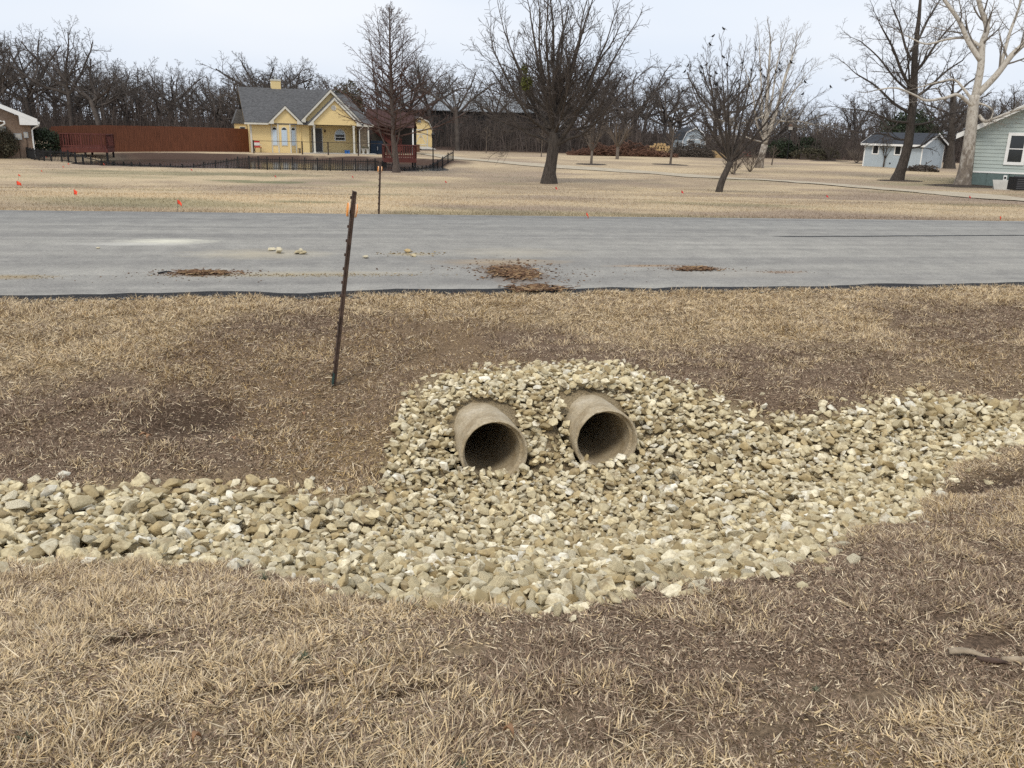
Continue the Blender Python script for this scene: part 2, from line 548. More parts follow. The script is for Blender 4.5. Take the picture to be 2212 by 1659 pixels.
ROADSTAINS = []
def road_uv(px, py):
    d = ray(px, py)
    tt = 10.0
    for _ in range(40):
        P = np.array([0, 0, EYE]) + tt * d
        u_, v_ = to_uv(P[0], P[1])
        tt += (P[2] - float(road_z(u_, v_))) / max(1e-6, -d[2]) * 0.8
    return to_uv(P[0], P[1])
for (px, py, a, bb, col, amt) in [(365, 521, .75, .30, (.66, .63, .52), .95), (290, 527, .9, .16, (.60, .58, .52), .6), (560, 548, 1.1, .45, (.50, .43, .30), .5), (640, 592, 1.6, .20, (.44, .37, .24), .55),
                                  (1108, 590, .5, .75, (.16, .095, .055), .95), (1085, 566, 1.1, .3, (.43, .30, .16), .5), (440, 590, .55, .22, (.20, .11, .065), .9), (1500, 580, .5, .18, (.20, .12, .065), .85),
                                  (1400, 574, .7, .1, (.40, .24, .11), .55), (20, 598, .6, .15, (.33, .25, .14), .8), (1690, 588, .4, .1, (.24, .14, .08), .7), (1110, 545, 1.2, .5, (.50, .44, .33), .35),
                                  (1580, 590, 1.2, .4, (.42, .38, .32), .3), (890, 549, .4, .15, (.42, .34, .20), .6)]:
    u_, v_ = road_uv(px, py)
    c = stain(c, u_, v_, a, bb, col, amt)
t.links.new(c, b.inputs['Base Color'])
b.inputs['Roughness'].default_value = 0.88
b.inputs['Specular IOR Level'].default_value = 0.08
bump(t, b, fine, 0.004, 0.7)
M['road'] = m
M['asphalt_edge'] = simple('broken_asphalt', (0.055, 0.055, 0.058), 0.95, 0.6, 60, 0.02)
M['crackseal'] = simple('crack_sealant', (0.06, 0.062, 0.066), 0.6, 0.3, 20)

# painted / building materials
M['yellow'] = simple('yellow_siding', (0.76, 0.59, 0.295), 0.7, 0.06, 2.0, 0.003, stretch=(.4, .4, 9))
M['yellow_dark'] = simple('ochre_soffit', (0.50, 0.31, 0.085), 0.75, 0.1, 2.0)
M['trim'] = simple('cream_trim', (0.62, 0.60, 0.53), 0.6, 0.08, 3.0)
M['white'] = simple('white_paint', (0.80, 0.80, 0.78), 0.5, 0.05, 3.0)
M['blind'] = simple('pale_blue_blind', (0.52, 0.62, 0.72), 0.5, 0.08, 3.0, stretch=(1, 1, 12))
M['shingle'] = simple('grey_shingle', (0.105, 0.105, 0.108), 0.95, 0.42, 5.0, 0.02, stretch=(1, 1, 4))
M['shingle_dark'] = simple('dark_shingle', (0.045, 0.05, 0.06), 0.9, 0.3, 6.0, 0.01)
M['door_dark'] = simple('charcoal_door', (0.075, 0.075, 0.08), 0.5, 0.1, 4)
M['glass'] = simple('dark_window_glass', (0.02, 0.024, 0.026), 0.08, 0.2, 2, spec=0.6)
M['black'] = simple('black_iron', (0.012, 0.012, 0.013), 0.5, 0.2, 8)
M['redwood'] = simple('red_stained_wood', (0.115, 0.034, 0.026), 0.7, 0.35, 3, stretch=(4, 4, 1))
M['rust_roof'] = simple('barn_red_metal', (0.062, 0.030, 0.026), 0.85, 0.2, 1.5)
M['fencewood'] = simple('brown_stained_pickets', (0.155, 0.056, 0.028), 0.8, 0.3, 2.2, stretch=(5, 5, .5))
M['stone'] = simple('stacked_stone', (0.20, 0.16, 0.11), 0.9, 0.5, 3.0, 0.03, stretch=(1, 1, 4))
M['bluegrey'] = simple('pale_blue_grey_siding', (0.41, 0.47, 0.51), 0.7, 0.05, 2)
M['green'] = simple('sage_siding', (0.42, 0.475, 0.45), 0.75, 0.05, 3, stretch=(.5, .5, 2))
M['green_dark'] = simple('dark_sage_skirting', (0.125, 0.17, 0.165), 0.8, 0.12, 5)
M['steel'] = simple('galvanised_metal', (0.38, 0.40, 0.41), 0.45, 0.15, 5, metallic=0.3)
M['barn_metal'] = simple('weathered_barn_metal', (0.30, 0.32, 0.34), 0.5, 0.25, 1.2, metallic=0.2)
M['barn_wall'] = simple('dark_barn_boards', (0.06, 0.055, 0.05), 0.9, 0.3, 1)
M['concrete_pale'] = simple('pale_concrete', (0.45, 0.43, 0.39), 0.85, 0.15, 2)
M['bark'] = simple('dark_bark', (0.070, 0.058, 0.049), 0.95, 0.45, 7, 0.02, stretch=(3, 3, .5))
M['twig'] = simple('grey_twigs', (0.075, 0.062, 0.054), 0.95, 0.3, 1.0)
M['twig_red'] = simple('cypress_twigs', (0.085, 0.052, 0.042), 0.95, 0.3, 1.0)
M['bark_red'] = simple('cypress_bark', (0.105, 0.082, 0.070), 0.95, 0.35, 6, 0.02, stretch=(5, 5, .35))
M['bark_young'] = simple('young_grey_bark', (0.13, 0.105, 0.085), 0.9, 0.3, 8)
M['wood_far'] = simple('far_wood_bark', (0.090, 0.076, 0.067), 0.95, 0.35, 1.5)
M['brush'] = simple('brush_stems', (0.085, 0.068, 0.060), 0.95, 0.5, 0.35)
M['evergreen'] = simple('dark_evergreen_leaves', (0.028, 0.040, 0.020), 0.7, 0.5, 3)
M['shrub'] = simple('dull_shrub_leaves', (0.075, 0.068, 0.042), 0.8, 0.5, 3)
M['mistletoe'] = simple('mistletoe_leaves', (0.10, 0.105, 0.025), 0.7, 0.3, 3)
M['mulch'] = simple('dark_mulch', (0.06, 0.045, 0.035), 0.95, 0.4, 9, 0.03)
M['sandpile'] = simple('ochre_sand', (0.30, 0.20, 0.095), 0.95, 0.2, 5)
M['cutwood'] = simple('cut_log_ends', (0.52, 0.35, 0.17), 0.85, 0.35, 9)
M['debris'] = simple('dead_branches', (0.13, 0.068, 0.045), 0.95, 0.55, 1.5)
M['greybrush'] = simple('grey_dead_branches', (0.095, 0.078, 0.064), 0.95, 0.4, 1.5)
M['flag_orange'] = simple('orange_red_flag', (0.86, 0.085, 0.035), 0.5, 0.08, 4)
M['flag_red'] = simple('crimson_flag', (0.62, 0.018, 0.028), 0.5, 0.08, 4)
M['wire'] = simple('grey_wire', (0.25, 0.24, 0.22), 0.4, 0.1, 5, metallic=0.6)
M['post'] = simple('rusty_dark_post', (0.075, 0.048, 0.036), 0.75, 0.5, 14, 0.004)
M['post_green'] = simple('green_post_paint', (0.03, 0.06, 0.055), 0.7, 0.4, 14)
M['amber'] = simple('amber_reflector', (0.95, 0.33, 0.03), 0.25, 0.08, 30, spec=0.6)
M['amber_back'] = simple('pale_reflector_rim', (0.72, 0.52, 0.36), 0.4, 0.1, 10)
M['blue'] = simple('blue_plastic', (0.03, 0.13, 0.38), 0.45, 0.1, 4)
M['navy'] = simple('navy_panel', (0.012, 0.026, 0.05), 0.6, 0.2, 3)
M['red'] = simple('red_cloth', (0.42, 0.03, 0.03), 0.8, 0.15, 8)
M['bird'] = simple('black_plumage', (0.012, 0.012, 0.014), 0.6, 0.2, 8)
M['leaf'] = simple('dead_leaf', (0.33, 0.19, 0.105), 0.8, 0.3, 20)
M['weed'] = simple('winter_weed', (0.17, 0.185, 0.12), 0.7, 0.3, 12)
M['bleached'] = simple('bleached_wood', (0.36, 0.285, 0.20), 0.8, 0.3, 18, 0.004)

# pale sycamore bark: white above, flaking brown plates low on the trunk
m, t, b = mat_new('sycamore_bark')
vec = coords(t, (1, 1, .6))
sepz = N(t, 'ShaderNodeSeparateXYZ'); t.links.new(coords(t), sepz.inputs[0])
n1 = noise(t, vec, 4.5, 5, 0.6)
ad = N(t, 'ShaderNodeMath'); ad.operation = 'MULTIPLY_ADD'
t.links.new(sepz.outputs['Z'], ad.inputs[0]); ad.inputs[1].default_value = 0.085; t.links.new(n1, ad.inputs[2])
c = ramp(t, ad.outputs[0], [(0.45, (0.13, 0.105, 0.082)), (0.60, (0.20, 0.165, 0.135)), (0.68, (0.36, 0.325, 0.28)), (0.90, (0.50, 0.46, 0.40))])
n2 = noise(t, vec, 11.0, 3, 0.5)
c = mixc(t, ramp(t, n2, [(0.56, (0, 0, 0)), (0.62, (.7, .7, .7))]), c, (0.24, 0.20, 0.15))
t.links.new(c, b.inputs['Base Color']); b.inputs['Roughness'].default_value = 0.85
M['sycamore'] = m

# brick
m, t, b = mat_new('brown_brick')
vec = coords(t, (1, 1, 1))
bt = N(t, 'ShaderNodeTexBrick'); bt.inputs['Scale'].default_value = 4.4
bt.inputs['Color1'].default_value = (0.27, 0.18, 0.125, 1); bt.inputs['Color2'].default_value = (0.19, 0.115, 0.08, 1)
bt.inputs['Mortar'].default_value = (0.33, 0.29, 0.24, 1); bt.inputs['Mortar Size'].default_value = 0.02
rotn = N(t, 'ShaderNodeMapping'); rotn.inputs['Rotation'].default_value = (RAD(90), 0, 0)
t.links.new(vec, rotn.inputs['Vector']); t.links.new(rotn.outputs['Vector'], bt.inputs['Vector'])
t.links.new(mixc(t, 0.5, bt.outputs['Color'], ramp(t, noise(t, vec, 3, 3), [(0.3, (.15, .10, .07)), (.7, (.3, .22, .16))])), b.inputs['Base Color'])
b.inputs['Roughness'].default_value = 0.9
M['brick'] = m

# pond water
m, t, b = mat_new('pond_water')
b.inputs['Base Color'].default_value = (0.018, 0.018, 0.014, 1)
b.inputs['Roughness'].default_value = 0.16
b.inputs['IOR'].default_value = 1.33
bump(t, b, noise(t, coords(t, (1, 2.5, 1)), 2.2, 3), 0.012, 0.35)
M['water'] = m

# gravel drive
m, t, b = mat_new('pale_gravel')
vec = coords(t)
c = ramp(t, noise(t, vec, 1.2, 6, 0.7), [(0.3, (0.36, 0.30, 0.215)), (0.7, (0.50, 0.43, 0.32))])
t.links.new(c, b.inputs['Base Color']); b.inputs['Roughness'].default_value = 0.95
M['gravel'] = m

# ------------------------------------------------------------------ colour of the turf (real patches of straw, thatch and soil)
STRAW, GOLD, DULL, SOIL, GREEN = [np.array(c) for c in ((.66, .51, .305), (.48, .335, .16), (.275, .195, .135), (.115, .075, .048), (.17, .19, .085))]

def turf(x, y):
    """weights straw, gold, dull at a place"""
    u, v = to_uv(x, y)
    n = fbm(u * .55, v * .8, 31, 4)
    s = sstep(.40, .62, n)
    near_road = sstep(7.2, 8.7, v + (n - .5) * 2.5)
    bankdull = sstep(4.8, 5.6, v) * sstep(8.6, 7.0, v + (n - .5) * 2)
    s = np.clip(s * .8 + near_road * .75 - bankdull * .45, 0, 1)
    # a dull brown band just below the rocks on the right
    s = s * (1 - .75 * sstep(1.2, .4, np.abs(v - (2.35 + .32 * (u - 1)))) * sstep(.2, 1.2, u) * sstep(5, 3.5, u))
    g = sstep(.52, .70, fbm(u * .8 + 40, v * .8, 33, 3)) * .4
    g = np.maximum(g, sstep(.9, .2, np.hypot(u - .25, v - 5.75)) * .65)
    return s, g

def turf_far(x, y):
    u, v = to_uv(x, y)
    n = fbm(x * .10, y * .13, 41, 5, .55)
    n2 = fbm(x * .5, y * .62, 43, 4)
    s = sstep(.38, .62, n * .62 + n2 * .38)
    gr = sstep(.58, .70, fbm(x * .16 + 9, y * .34, 47, 4)) * .35 * sstep(60, 45, v)
    # greener ground on the left lawn, dark green clumps beside it, green under the sycamore
    for (px, py, a, b, k) in ((420, 375, 5.5, 4.0, .55), (510, 390, 1.0, .45, .9), (590, 394, 1.3, .6, .9), (390, 437, 2.6, 1.3, .5), (660, 437, .9, .3, .8), (225, 432, 1.6, .8, .45), (1990, 400, 4.0, 1.6, .5)):
        c_ = FARSPOT[(px, py)]
        gr = np.maximum(gr, k * sstep(1.5, .5, np.hypot((x - c_[0]) / a, (y - c_[1]) / b) + (n2 - .5) * 1.6))
    brown = sstep(.53, .68, fbm(x * .12 - 5, y * .16, 49, 4)) * .7
    return s, gr, brown

FARSPOT = {q_: hit(*q_)[:2] for q_ in ((420, 375), (510, 390), (590, 394), (390, 437), (660, 437), (225, 432), (1990, 400), (600, 428))}

def far_col(x, y):
    s, gr, br = turf_far(x, y)
    c = np.array((.54, .425, .275)) * s[:, None] + np.array((.37, .285, .195)) * (1 - s[:, None])
    c = c * (1 - br[:, None]) + np.array((.30, .228, .175)) * br[:, None]
    c_ = FARSPOT[(600, 428)]
    bare = .85 * sstep(1.4, .4, np.hypot((x - c_[0]) / 5.5, (y - c_[1]) / 3.2) + (fbm(x * .6, y * 1.2, 57, 3) - .5) * 1.2)[:, None]
    c = c * (1 - bare) + np.array((.60, .46, .285)) * bare
    c = c * (1 - gr[:, None]) + np.array((.155, .165, .085)) * gr[:, None]
    m_ = pond_mask(x, y)
    k = sstep(1.17, 1.06, m_ + .12 * (fbm(x * .6, y * .6, 12) - .5))[:, None] * sstep(POND_C[1], POND_C[1] + 4, y)[:, None]
    c = c * (1 - k) + np.array((.085, .055, .042)) * k
    lw = sstep(93, 99, y - .05 * x)[:, None]          # leaf litter under the wood
    c = c * (1 - lw) + np.array((.085, .055, .042)) * lw
    return c

def near_col(x, y):
    s, g = turf(x, y)
    c = STRAW * s[:, None] + DULL * (1 - s[:, None])
    return c * (1 - g[:, None]) + GOLD * g[:, None]

# ------------------------------------------------------------------ ground: one sheet to the horizon
def spread(a, b, step, out_lo, out_hi, g=1.22):
    core = list(np.arange(a, b + 1e-6, step))
    lo, x, d = [], a, step
    while x > out_lo:
        d *= g; x -= d; lo.append(x)
    hi, x, d = [], core[-1], step
    while x < out_hi:
        d *= g; x += d; hi.append(x)
    return np.array(lo[::-1] + core + hi)

us = spread(-5.2, 9.5, 0.09, -900, 1200, 1.09)
vs_ = np.r_[spread(-2.0, V0 - .12, 0.09, -40, V0 - .2, 1.4)[:-0 or None], [V0 - .03, V0 + .25, 10.5, 12.5, 14.5, V1 - .3, V1 + .03]]
vs_ = np.unique(np.round(np.r_[vs_, np.arange(16.3, 30, .35), np.arange(30, 112, .75), 112 * 1.12 ** np.arange(1, 22)], 4))
UU, VV = np.meshgrid(us, vs_)
X, Y = to_xy(UU, VV)
Z = height(X.ravel(), Y.ravel()).reshape(X.shape)
nu, nv = len(us), len(vs_)
idx = np.arange(nu * nv).reshape(nv, nu)
q = np.stack([idx[:-1, :-1], idx[:-1, 1:], idx[1:, 1:], idx[1:, :-1]], -1).reshape(-1, 4)
x_, y_ = X.ravel(), Y.ravel()
vv_ = VV.ravel(); uu_ = UU.ravel()
hw0 = hollow(uu_, vv_)[:, None]
nc = near_col(x_, y_) * .52 + SOIL * .48
nc = nc * (1 - hw0) + SOIL * .75 * hw0
ri = rock_in(uu_, vv_)
k = sstep(-.05, .15, ri)[:, None] * (vv_ < V0)[:, None]
nc = nc * (1 - k) + np.array((.30, .235, .145)) * k
cols = np.where((vv_ < 12)[:, None], nc, far_col(x_, y_))
ground = link('ground', np_mesh('ground', np.c_[x_, y_, Z.ravel()], quads=q, smooth=True, cols=cols), M['ground'])
tag(ground, kind='structure')
# the bank that covers each culvert behind its mouth
for p in PIPES:
    cu2_, ct_ = np.meshgrid(np.linspace(-.44, .44, 9), np.linspace(.36, PLEN + .25, 22))
    cvv = p[1] + ct_; cuu = p[0] - math.tan(p[2]) * ct_ + cu2_
    cxx, cyy = to_xy(cuu.ravel(), cvv.ravel())
    czz = height(cxx, cyy, False) + .006
    ix_ = np.arange(9 * 22).reshape(22, 9)
    cq_ = np.stack([ix_[:-1, :-1], ix_[:-1, 1:], ix_[1:, 1:], ix_[1:, :-1]], -1).reshape(-1, 4)
    ccol = near_col(cxx, cyy) * .42 + SOIL * .58
    kk_ = sstep(-.05, .15, rock_in(cuu.ravel(), cvv.ravel()))[:, None]
    ccol = ccol * (1 - kk_) + np.array((.30, .235, .145)) * kk_
    tag(link('bank', np_mesh('bank', np.c_[cxx, cyy, czz], quads=cq_, smooth=True, cols=ccol), M['ground']), kind='structure')

# ------------------------------------------------------------------ road: slab with a crumbling edge
ru = spread(-8, 16, .25, -700, 900, 1.1)
rv = np.array([-0.16, 0.0, .05, .6, 1.5, 3.3, 5.1, 6.2, 6.68, 6.73, 6.86]) + V0
RU, RV = np.meshgrid(ru, rv)
edge = (fbm(ru * 1.1, ru * 0, 61, 4) - .5) * .30 + (fbm(ru * 6, ru * 0 + 3, 62, 3) - .5) * .07
wgt = np.array([1, 1, 1, .3, 0, 0, 0, .0, .12, .12, .12])
RV = RV + wgt[:, None] * edge[None]
RZ = road_z(RU, RV)
RZ[0] -= .075; RZ[-1] -= .06; RZ[1] -= .015
RX, RY = RU, RV
ni, nj = RZ.shape
ii = np.arange(ni * nj).reshape(ni, nj)
rq = np.stack([ii[:-1, :-1], ii[:-1, 1:], ii[1:, 1:], ii[1:, :-1]], -1).reshape(-1, 4)
rme = np_mesh('road', np.c_[RX.ravel(), RY.ravel(), RZ.ravel()], quads=rq, smooth=False)
rme.materials.append(M['road']); rme.materials.append(M['asphalt_edge'])
mi = np.zeros((ni - 1, nj - 1), np.int32); mi[0] = 1; mi[1] = 1; mi[-1] = 1
rme.polygons.foreach_set('material_index', mi.ravel())
road = link('road', rme)
road.rotation_euler = (0, 0, HD)
tag(road, kind='structure')

def road_pt(px, py, dz=0.0):
    u_, v_ = road_uv(px, py)
    x0, y0 = to_xy(u_, v_)
    return np.array([x0, y0, float(road_z(u_, v_)) + dz])

# sealed crack along the far lane
cu0, cv0 = road_uv(1668, 511); cu1, cv1 = road_uv(2212, 508.5)
cu2 = cu1 + 14
su_ = np.linspace(cu0, cu2, 60)
sv_ = np.interp(su_, [cu0, cu1, cu2], [cv0, cv1, cv1 + (cv1 - cv0)]) + (vnoise(su_ * 2, su_ * 0, 71) - .5) * .03
wd = .035 * np.clip((su_ - cu0) * 6, .15, 1) * (.8 + .4 * vnoise(su_ * 5, su_ * 0, 72))
Vc = []
for i in range(60):
    for s_ in (-1, 1):
        x0, y0 = to_xy(su_[i], sv_[i] + s_ * wd[i])
        Vc.append((x0, y0, float(road_z(su_[i], sv_[i])) + .006))
crack = link('crack_sealing', np_mesh('crack_sealing', Vc, quads=[(2 * i, 2 * i + 2, 2 * i + 3, 2 * i + 1) for i in range(59)]), M['crackseal'])
tag(crack, kind='structure')
# ------------------------------------------------------------------ culvert pipes
def make_pipe(i, p, label, chip):
    k, segs = 56, 30
    prof = []   # (r, t) outer back -> mouth -> inner back
    for tt in np.linspace(PLEN, 0.0, segs): prof.append((PRO, tt))
    prof += [(PRO - .012, -.008), (PRI + .026, -.008), (PRI + .020, .0), (PRI + .018, .055), (PRI, .066)]
    for tt in np.linspace(.2, PLEN, 14): prof.append((PRI, tt))
    V = []
    for (r, tt) in prof:
        for j in range(k):
            a = 2 * math.pi * j / k
            nz_ = float(vnoise(np.array([j * .9]), np.array([3.0 + i]), 5)) - .5
            t2 = tt
            if tt < .09 and r > PRI + .005:         # uneven, chipped lip
                ch = chip * max(0, 1 - abs(((a - 1.9 + math.pi) % (2 * math.pi)) - math.pi) / .55)
                ch = ch * (.6 + .8 * float(vnoise(np.array([j * 1.7]), np.array([8.0]), 6)))
                t2 = tt + .010 * nz_ + (ch if r > PRI + .03 else ch * .35)
            rr = r + .004 * (float(vnoise(np.array([j * .5]), np.array([tt * 9]), 7)) - .5)
            V.append((rr * math.cos(a), t2, rr * math.sin(a)))
    Q = []
    for s_ in range(len(prof) - 1):
        for j in range(k):
            Q.append((s_ * k + j, s_ * k + (j + 1) % k, (s_ + 1) * k + (j + 1) % k, (s_ + 1) * k + j))
    # closed far end, deep in the bank
    n = len(prof)
    V.append((0, PLEN, 0))
    T = [((n - 1) * k + j, (n - 1) * k + (j + 1) % k, len(V) - 1) for j in range(k)]
    me = np_mesh('culvert_pipe', V, quads=Q, tris=T, smooth=True)
    o = link('culvert_pipe', me, M['concrete'])
    x0, y0 = to_xy(p[0], p[1])
    o.location = (x0, y0, PZ)
    o.rotation_euler = (RAD(-4.5), 0, HD + p[2])
    m_ = o.modifiers.new('es', 'EDGE_SPLIT'); m_.split_angle = RAD(40)
    tag(o, label, 'pipe', 'culvert pipes under the road')
    return o
make_pipe(0, PIPES[0], 'concrete culvert pipe with an even round rim, closer to the leaning marker post', .012)
make_pipe(1, PIPES[1], 'concrete culvert pipe with a chipped top rim, farther from the leaning marker post', .05)

# ------------------------------------------------------------------ rocks: shapes
def rock_shape(seed, sub):
    """broken limestone: hull of a few points, edges worn down; sub 1 bare hull, 2 one worn edge, 3 two"""
    r_ = np.random.default_rng(seed)
    n = int(r_.integers(8, 13))
    i_ = np.arange(n) + .5
    ph = np.arccos(1 - 2 * i_ / n); thh = np.pi * (1 + 5 ** .5) * i_ + r_.uniform(0, 6)
    P = np.c_[np.cos(thh) * np.sin(ph), np.sin(thh) * np.sin(ph), np.cos(ph)] + r_.normal(0, .20, (n, 3))
    P /= np.linalg.norm(P, axis=1)[:, None]
    P *= r_.uniform(.80, 1.12, n)[:, None]
    ax = np.array([1.0, r_.uniform(.55, .9), r_.uniform(.30, .58)])
    bm = bmesh.new()
    for p_ in P: bm.verts.new(p_)
    bmesh.ops.convex_hull(bm, input=bm.verts)
    if sub > 1:
        bmesh.ops.bevel(bm, geom=list(bm.edges), offset=.09 if sub == 2 else .12, segments=sub - 1, profile=.6, affect='EDGES', clamp_overlap=True)
    bmesh.ops.triangulate(bm, faces=bm.faces)
    bm.verts.ensure_lookup_table(); bm.verts.index_update()
    Q = np.array([v.co[:] for v in bm.verts]); F = np.array([[v.index for v in f.verts] for f in bm.faces])
    bm.free()
    Q -= (Q.max(0) + Q.min(0)) / 2
    Q /= np.abs(Q).max(0)
    return Q * ax, F, ax

NPROTO = 40
LO = [rock_shape(100 + i, 1) for i in range(NPROTO)]
MID = [rock_shape(100 + i, 2) for i in range(NPROTO)]
HI = [rock_shape(100 + i, 3) for i in range(NPROTO)]

# ------------------------------------------------------------------ rocks: dropped one after another on a height field
CELL = .012
U_LO, U_HI, V_LO, V_HI = -4.6, 8.2, 2.3, 7.25
gu = np.arange(U_LO, U_HI, CELL); gv = np.arange(V_LO, V_HI, CELL)
GU, GV = np.meshgrid(gu, gv)
gx, gy = to_xy(GU, GV)
# coarse evaluation of the terrain, then bilinear up
cu_ = np.arange(U_LO, U_HI + .1, .08); cv_ = np.arange(V_LO, V_HI + .1, .08)
CU, CV = np.meshgrid(cu_, cv_)
cx, cy = to_xy(CU, CV)
CZ = height(cx.ravel(), cy.ravel(), False).reshape(CU.shape)
fi = (GV - V_LO) / .08; fj = (GU - U_LO) / .08
i0 = fi.astype(int); j0 = fj.astype(int); a_ = fi - i0; b_ = fj - j0
H0 = (CZ[i0, j0] * (1 - b_) + CZ[i0, j0 + 1] * b_) * (1 - a_) + (CZ[i0 + 1, j0] * (1 - b_) + CZ[i0 + 1, j0 + 1] * b_) * a_
H = H0.copy()
NOGO = np.zeros(H.shape, bool)
for p in PIPES:
    du, tt = pipe_du(GU, GV, p)
    ins = (np.abs(du) < PRO) & (tt > -.02) & (tt < PLEN)
    top = PZ + np.sqrt(np.maximum(PRO ** 2 - du ** 2, 0))
    H = np.where(ins, np.maximum(H, top), H)
    NOGO |= (np.abs(du) < PRO + .015) & (tt > -.03) & (tt < .52)
INSIDE = rock_in(GU, GV)
# lone mounds: crest behind the pipes and on the right hand heap
ROCKS = []      # (u, v, z, proto, rotation matrix, size, tint class)
GREYTINT = [np.array(c) for c in ((.80, .72, .53), (.69, .595, .39), (.48, .38, .215), (.86, .81, .68))]

def drop_rock(u0, v0, size, flat=True, force=False):
    pr = int(rng.integers(NPROTO))
    ax = LO[pr][2] * size
    e = Euler((rng.normal(0, .42) if flat else rng.uniform(0, 6.28), rng.normal(0, .42) if flat else rng.uniform(0, 6.28), rng.uniform(0, 6.283)))
    Rm = np.array(e.to_matrix())
    A = Rm @ np.diag(1 / (ax * .86) ** 2) @ Rm.T
    best = None
    rad = ax.max()
    w_ = int(rad / CELL) + 1
    o_ = np.arange(-w_, w_ + 1) * CELL
    dx, dy = np.meshgrid(o_, o_)
    bq = A[0, 2] * dx + A[1, 2] * dy
    cq = A[0, 0] * dx * dx + 2 * A[0, 1] * dx * dy + A[1, 1] * dy * dy - 1
    disc = bq * bq - A[2, 2] * cq
    ok = disc > 0
    sq = np.sqrt(np.maximum(disc, 0))
    lo = (-bq - sq) / A[2, 2]; up = (-bq + sq) / A[2, 2]
    for tr in range(1 if force else 4):
        uu = u0 + (0 if tr == 0 else rng.normal(0, .045)); vv = v0 + (0 if tr == 0 else rng.normal(0, .045))
        i = int((vv - V_LO) / CELL); j = int((uu - U_LO) / CELL)
        if i < w_ or j < w_ or i >= H.shape[0] - w_ or j >= H.shape[1] - w_: continue
        if NOGO[i, j]: continue
        if not force and INSIDE[i, j] < -.02: continue
        sl_ = (slice(i - w_, i + w_ + 1), slice(j - w_, j + w_ + 1))
        hh = H[sl_]
        g = np.where(ok, hh - lo, -9)
        z = np.sort(g[ok])[-max(1, int(ok.sum() * .10))]      # rests on its highest few contact cells
        key = z - H0[i, j]
        if best is None or key < best[0]: best = (key, z, uu, vv, sl_)
    if best is None: return
    key, z, uu, vv, sl_ = best
    if key > (.028 + .12 * sstep(.02, .35, INSIDE[int((vv - V_LO) / CELL), int((uu - U_LO) / CELL)]) if not force else .5): return
    z -= .08 * ax.min() + .012 * (1 - float(sstep(.0, .25, INSIDE[int((vv - V_LO) / CELL), int((uu - U_LO) / CELL)])))
    H[sl_] = np.where(ok, np.maximum(H[sl_], z + up), H[sl_])
    ROCKS.append((uu, vv, z, pr, Rm, size))

def sizes(u, v, n):
    s = rng.lognormal(math.log(.0265), .42, n)
    left = sstep(.3, -1.2, u)
    s *= 1 + .25 * left + .05 * sstep(3.6, 3.0, v)
    return np.clip(s, .012, .050 + .022 * left)

for layer, (spacing, jit) in enumerate(((.051, .6), (.050, .6), (.042, .6))):
    a = np.arange(U_LO + .1, U_HI - .1, spacing); b2 = np.arange(V_LO + .1, V_HI - .1, spacing)
    A_, B_ = np.meshgrid(a + rng.uniform(0, spacing), b2 + rng.uniform(0, spacing))
    pu = (A_ + rng.uniform(-.5, .5, A_.shape) * spacing * jit * 2).ravel(); pv = (B_ + rng.uniform(-.5, .5, A_.shape) * spacing * jit * 2).ravel()
    mg = rock_in(pu, pv)
    keep = mg > (-.05 if layer == 0 else (.14 if layer == 1 else .05))
    keep &= (rng.uniform(size=len(pu)) < np.where(mg < .15, .62 if layer else .9, 1.0))
    if layer == 2: keep &= rng.uniform(size=len(pu)) < .5
    pu, pv = pu[keep], pv[keep]
    sz = sizes(pu, pv, len(pu))
    od = np.argsort(-sz + rng.uniform(-.02, .02, len(sz))) if layer else rng.permutation(len(sz))
    for i in od:
        drop_rock(pu[i], pv[i], sz[i] * (.72 if layer == 2 else 1))
# the taller heaped lip along the far side of the left strip, and the right hand heap
for _ in range(190):
    uu = rng.uniform(-4.2, .3); vv = np.interp(uu, FAR_EDGE[:, 0], FAR_EDGE[:, 1]) - abs(rng.normal(.10, .13))
    drop_rock(uu, vv, float(rng.uniform(.04, .075)))
for _ in range(220):
    uu = rng.uniform(3.8, 7.8); vv = np.interp(uu, FAR_EDGE[:, 0], FAR_EDGE[:, 1]) - abs(rng.normal(.2, .22))
    drop_rock(uu, vv, float(rng.uniform(.035, .06)))
# strays on the grass
for _ in range(130):
    uu = rng.uniform(-3.6, 6.5)
    e_ = NEAR_EDGE if rng.uniform() < .6 else FAR_EDGE
    sgn = -1 if e_ is NEAR_EDGE else 1
    vv = np.interp(uu, e_[:, 0], e_[:, 1]) + sgn * abs(rng.normal(.05, .10))
    drop_rock(uu, vv, float(rng.uniform(.016, .045)), force=True)

# the 300 that show largest are things of their own; the rest is one bed of riprap
RU_ = np.array([r[0] for r in ROCKS]); RV_ = np.array([r[1] for r in ROCKS]); RZ_ = np.array([r[2] for r in ROCKS]); RS_ = np.array([r[5] for r in ROCKS])
rx, ry = to_xy(RU_, RV_)
ci = np.clip(((RV_ - V_LO) / CELL).astype(int), 0, H.shape[0] - 1); cj = np.clip(((RU_ - U_LO) / CELL).astype(int), 0, H.shape[1] - 1)
exposed = (RZ_ + RS_ * .15) > H[ci, cj] - .012           # its own top is the top of the pile here
dist = np.sqrt(rx ** 2 + ry ** 2 + (RZ_ - EYE) ** 2)
inview = (np.abs(rx) < (ry * .62 + .1))
score = np.where(exposed & inview, RS_ / dist, 0)
big = set(np.argsort(-score)[:300].tolist())
hi_mesh = []
for i in range(NPROTO):
    P, F, ax = HI[i]
    hi_mesh.append(np_mesh('limestone_rock', P, tris=F, smooth=False))
RG = 'loose limestone rocks picked out of the ditch lining'
TINTS = {'white': 'clean white limestone rock lying on top of the ditch lining', 'tan': 'tan limestone rock lying on top of the ditch lining', 'ochre': 'ochre brown limestone rock lying on top of the ditch lining'}
bv, bf, bc, off = [], [], [], 0
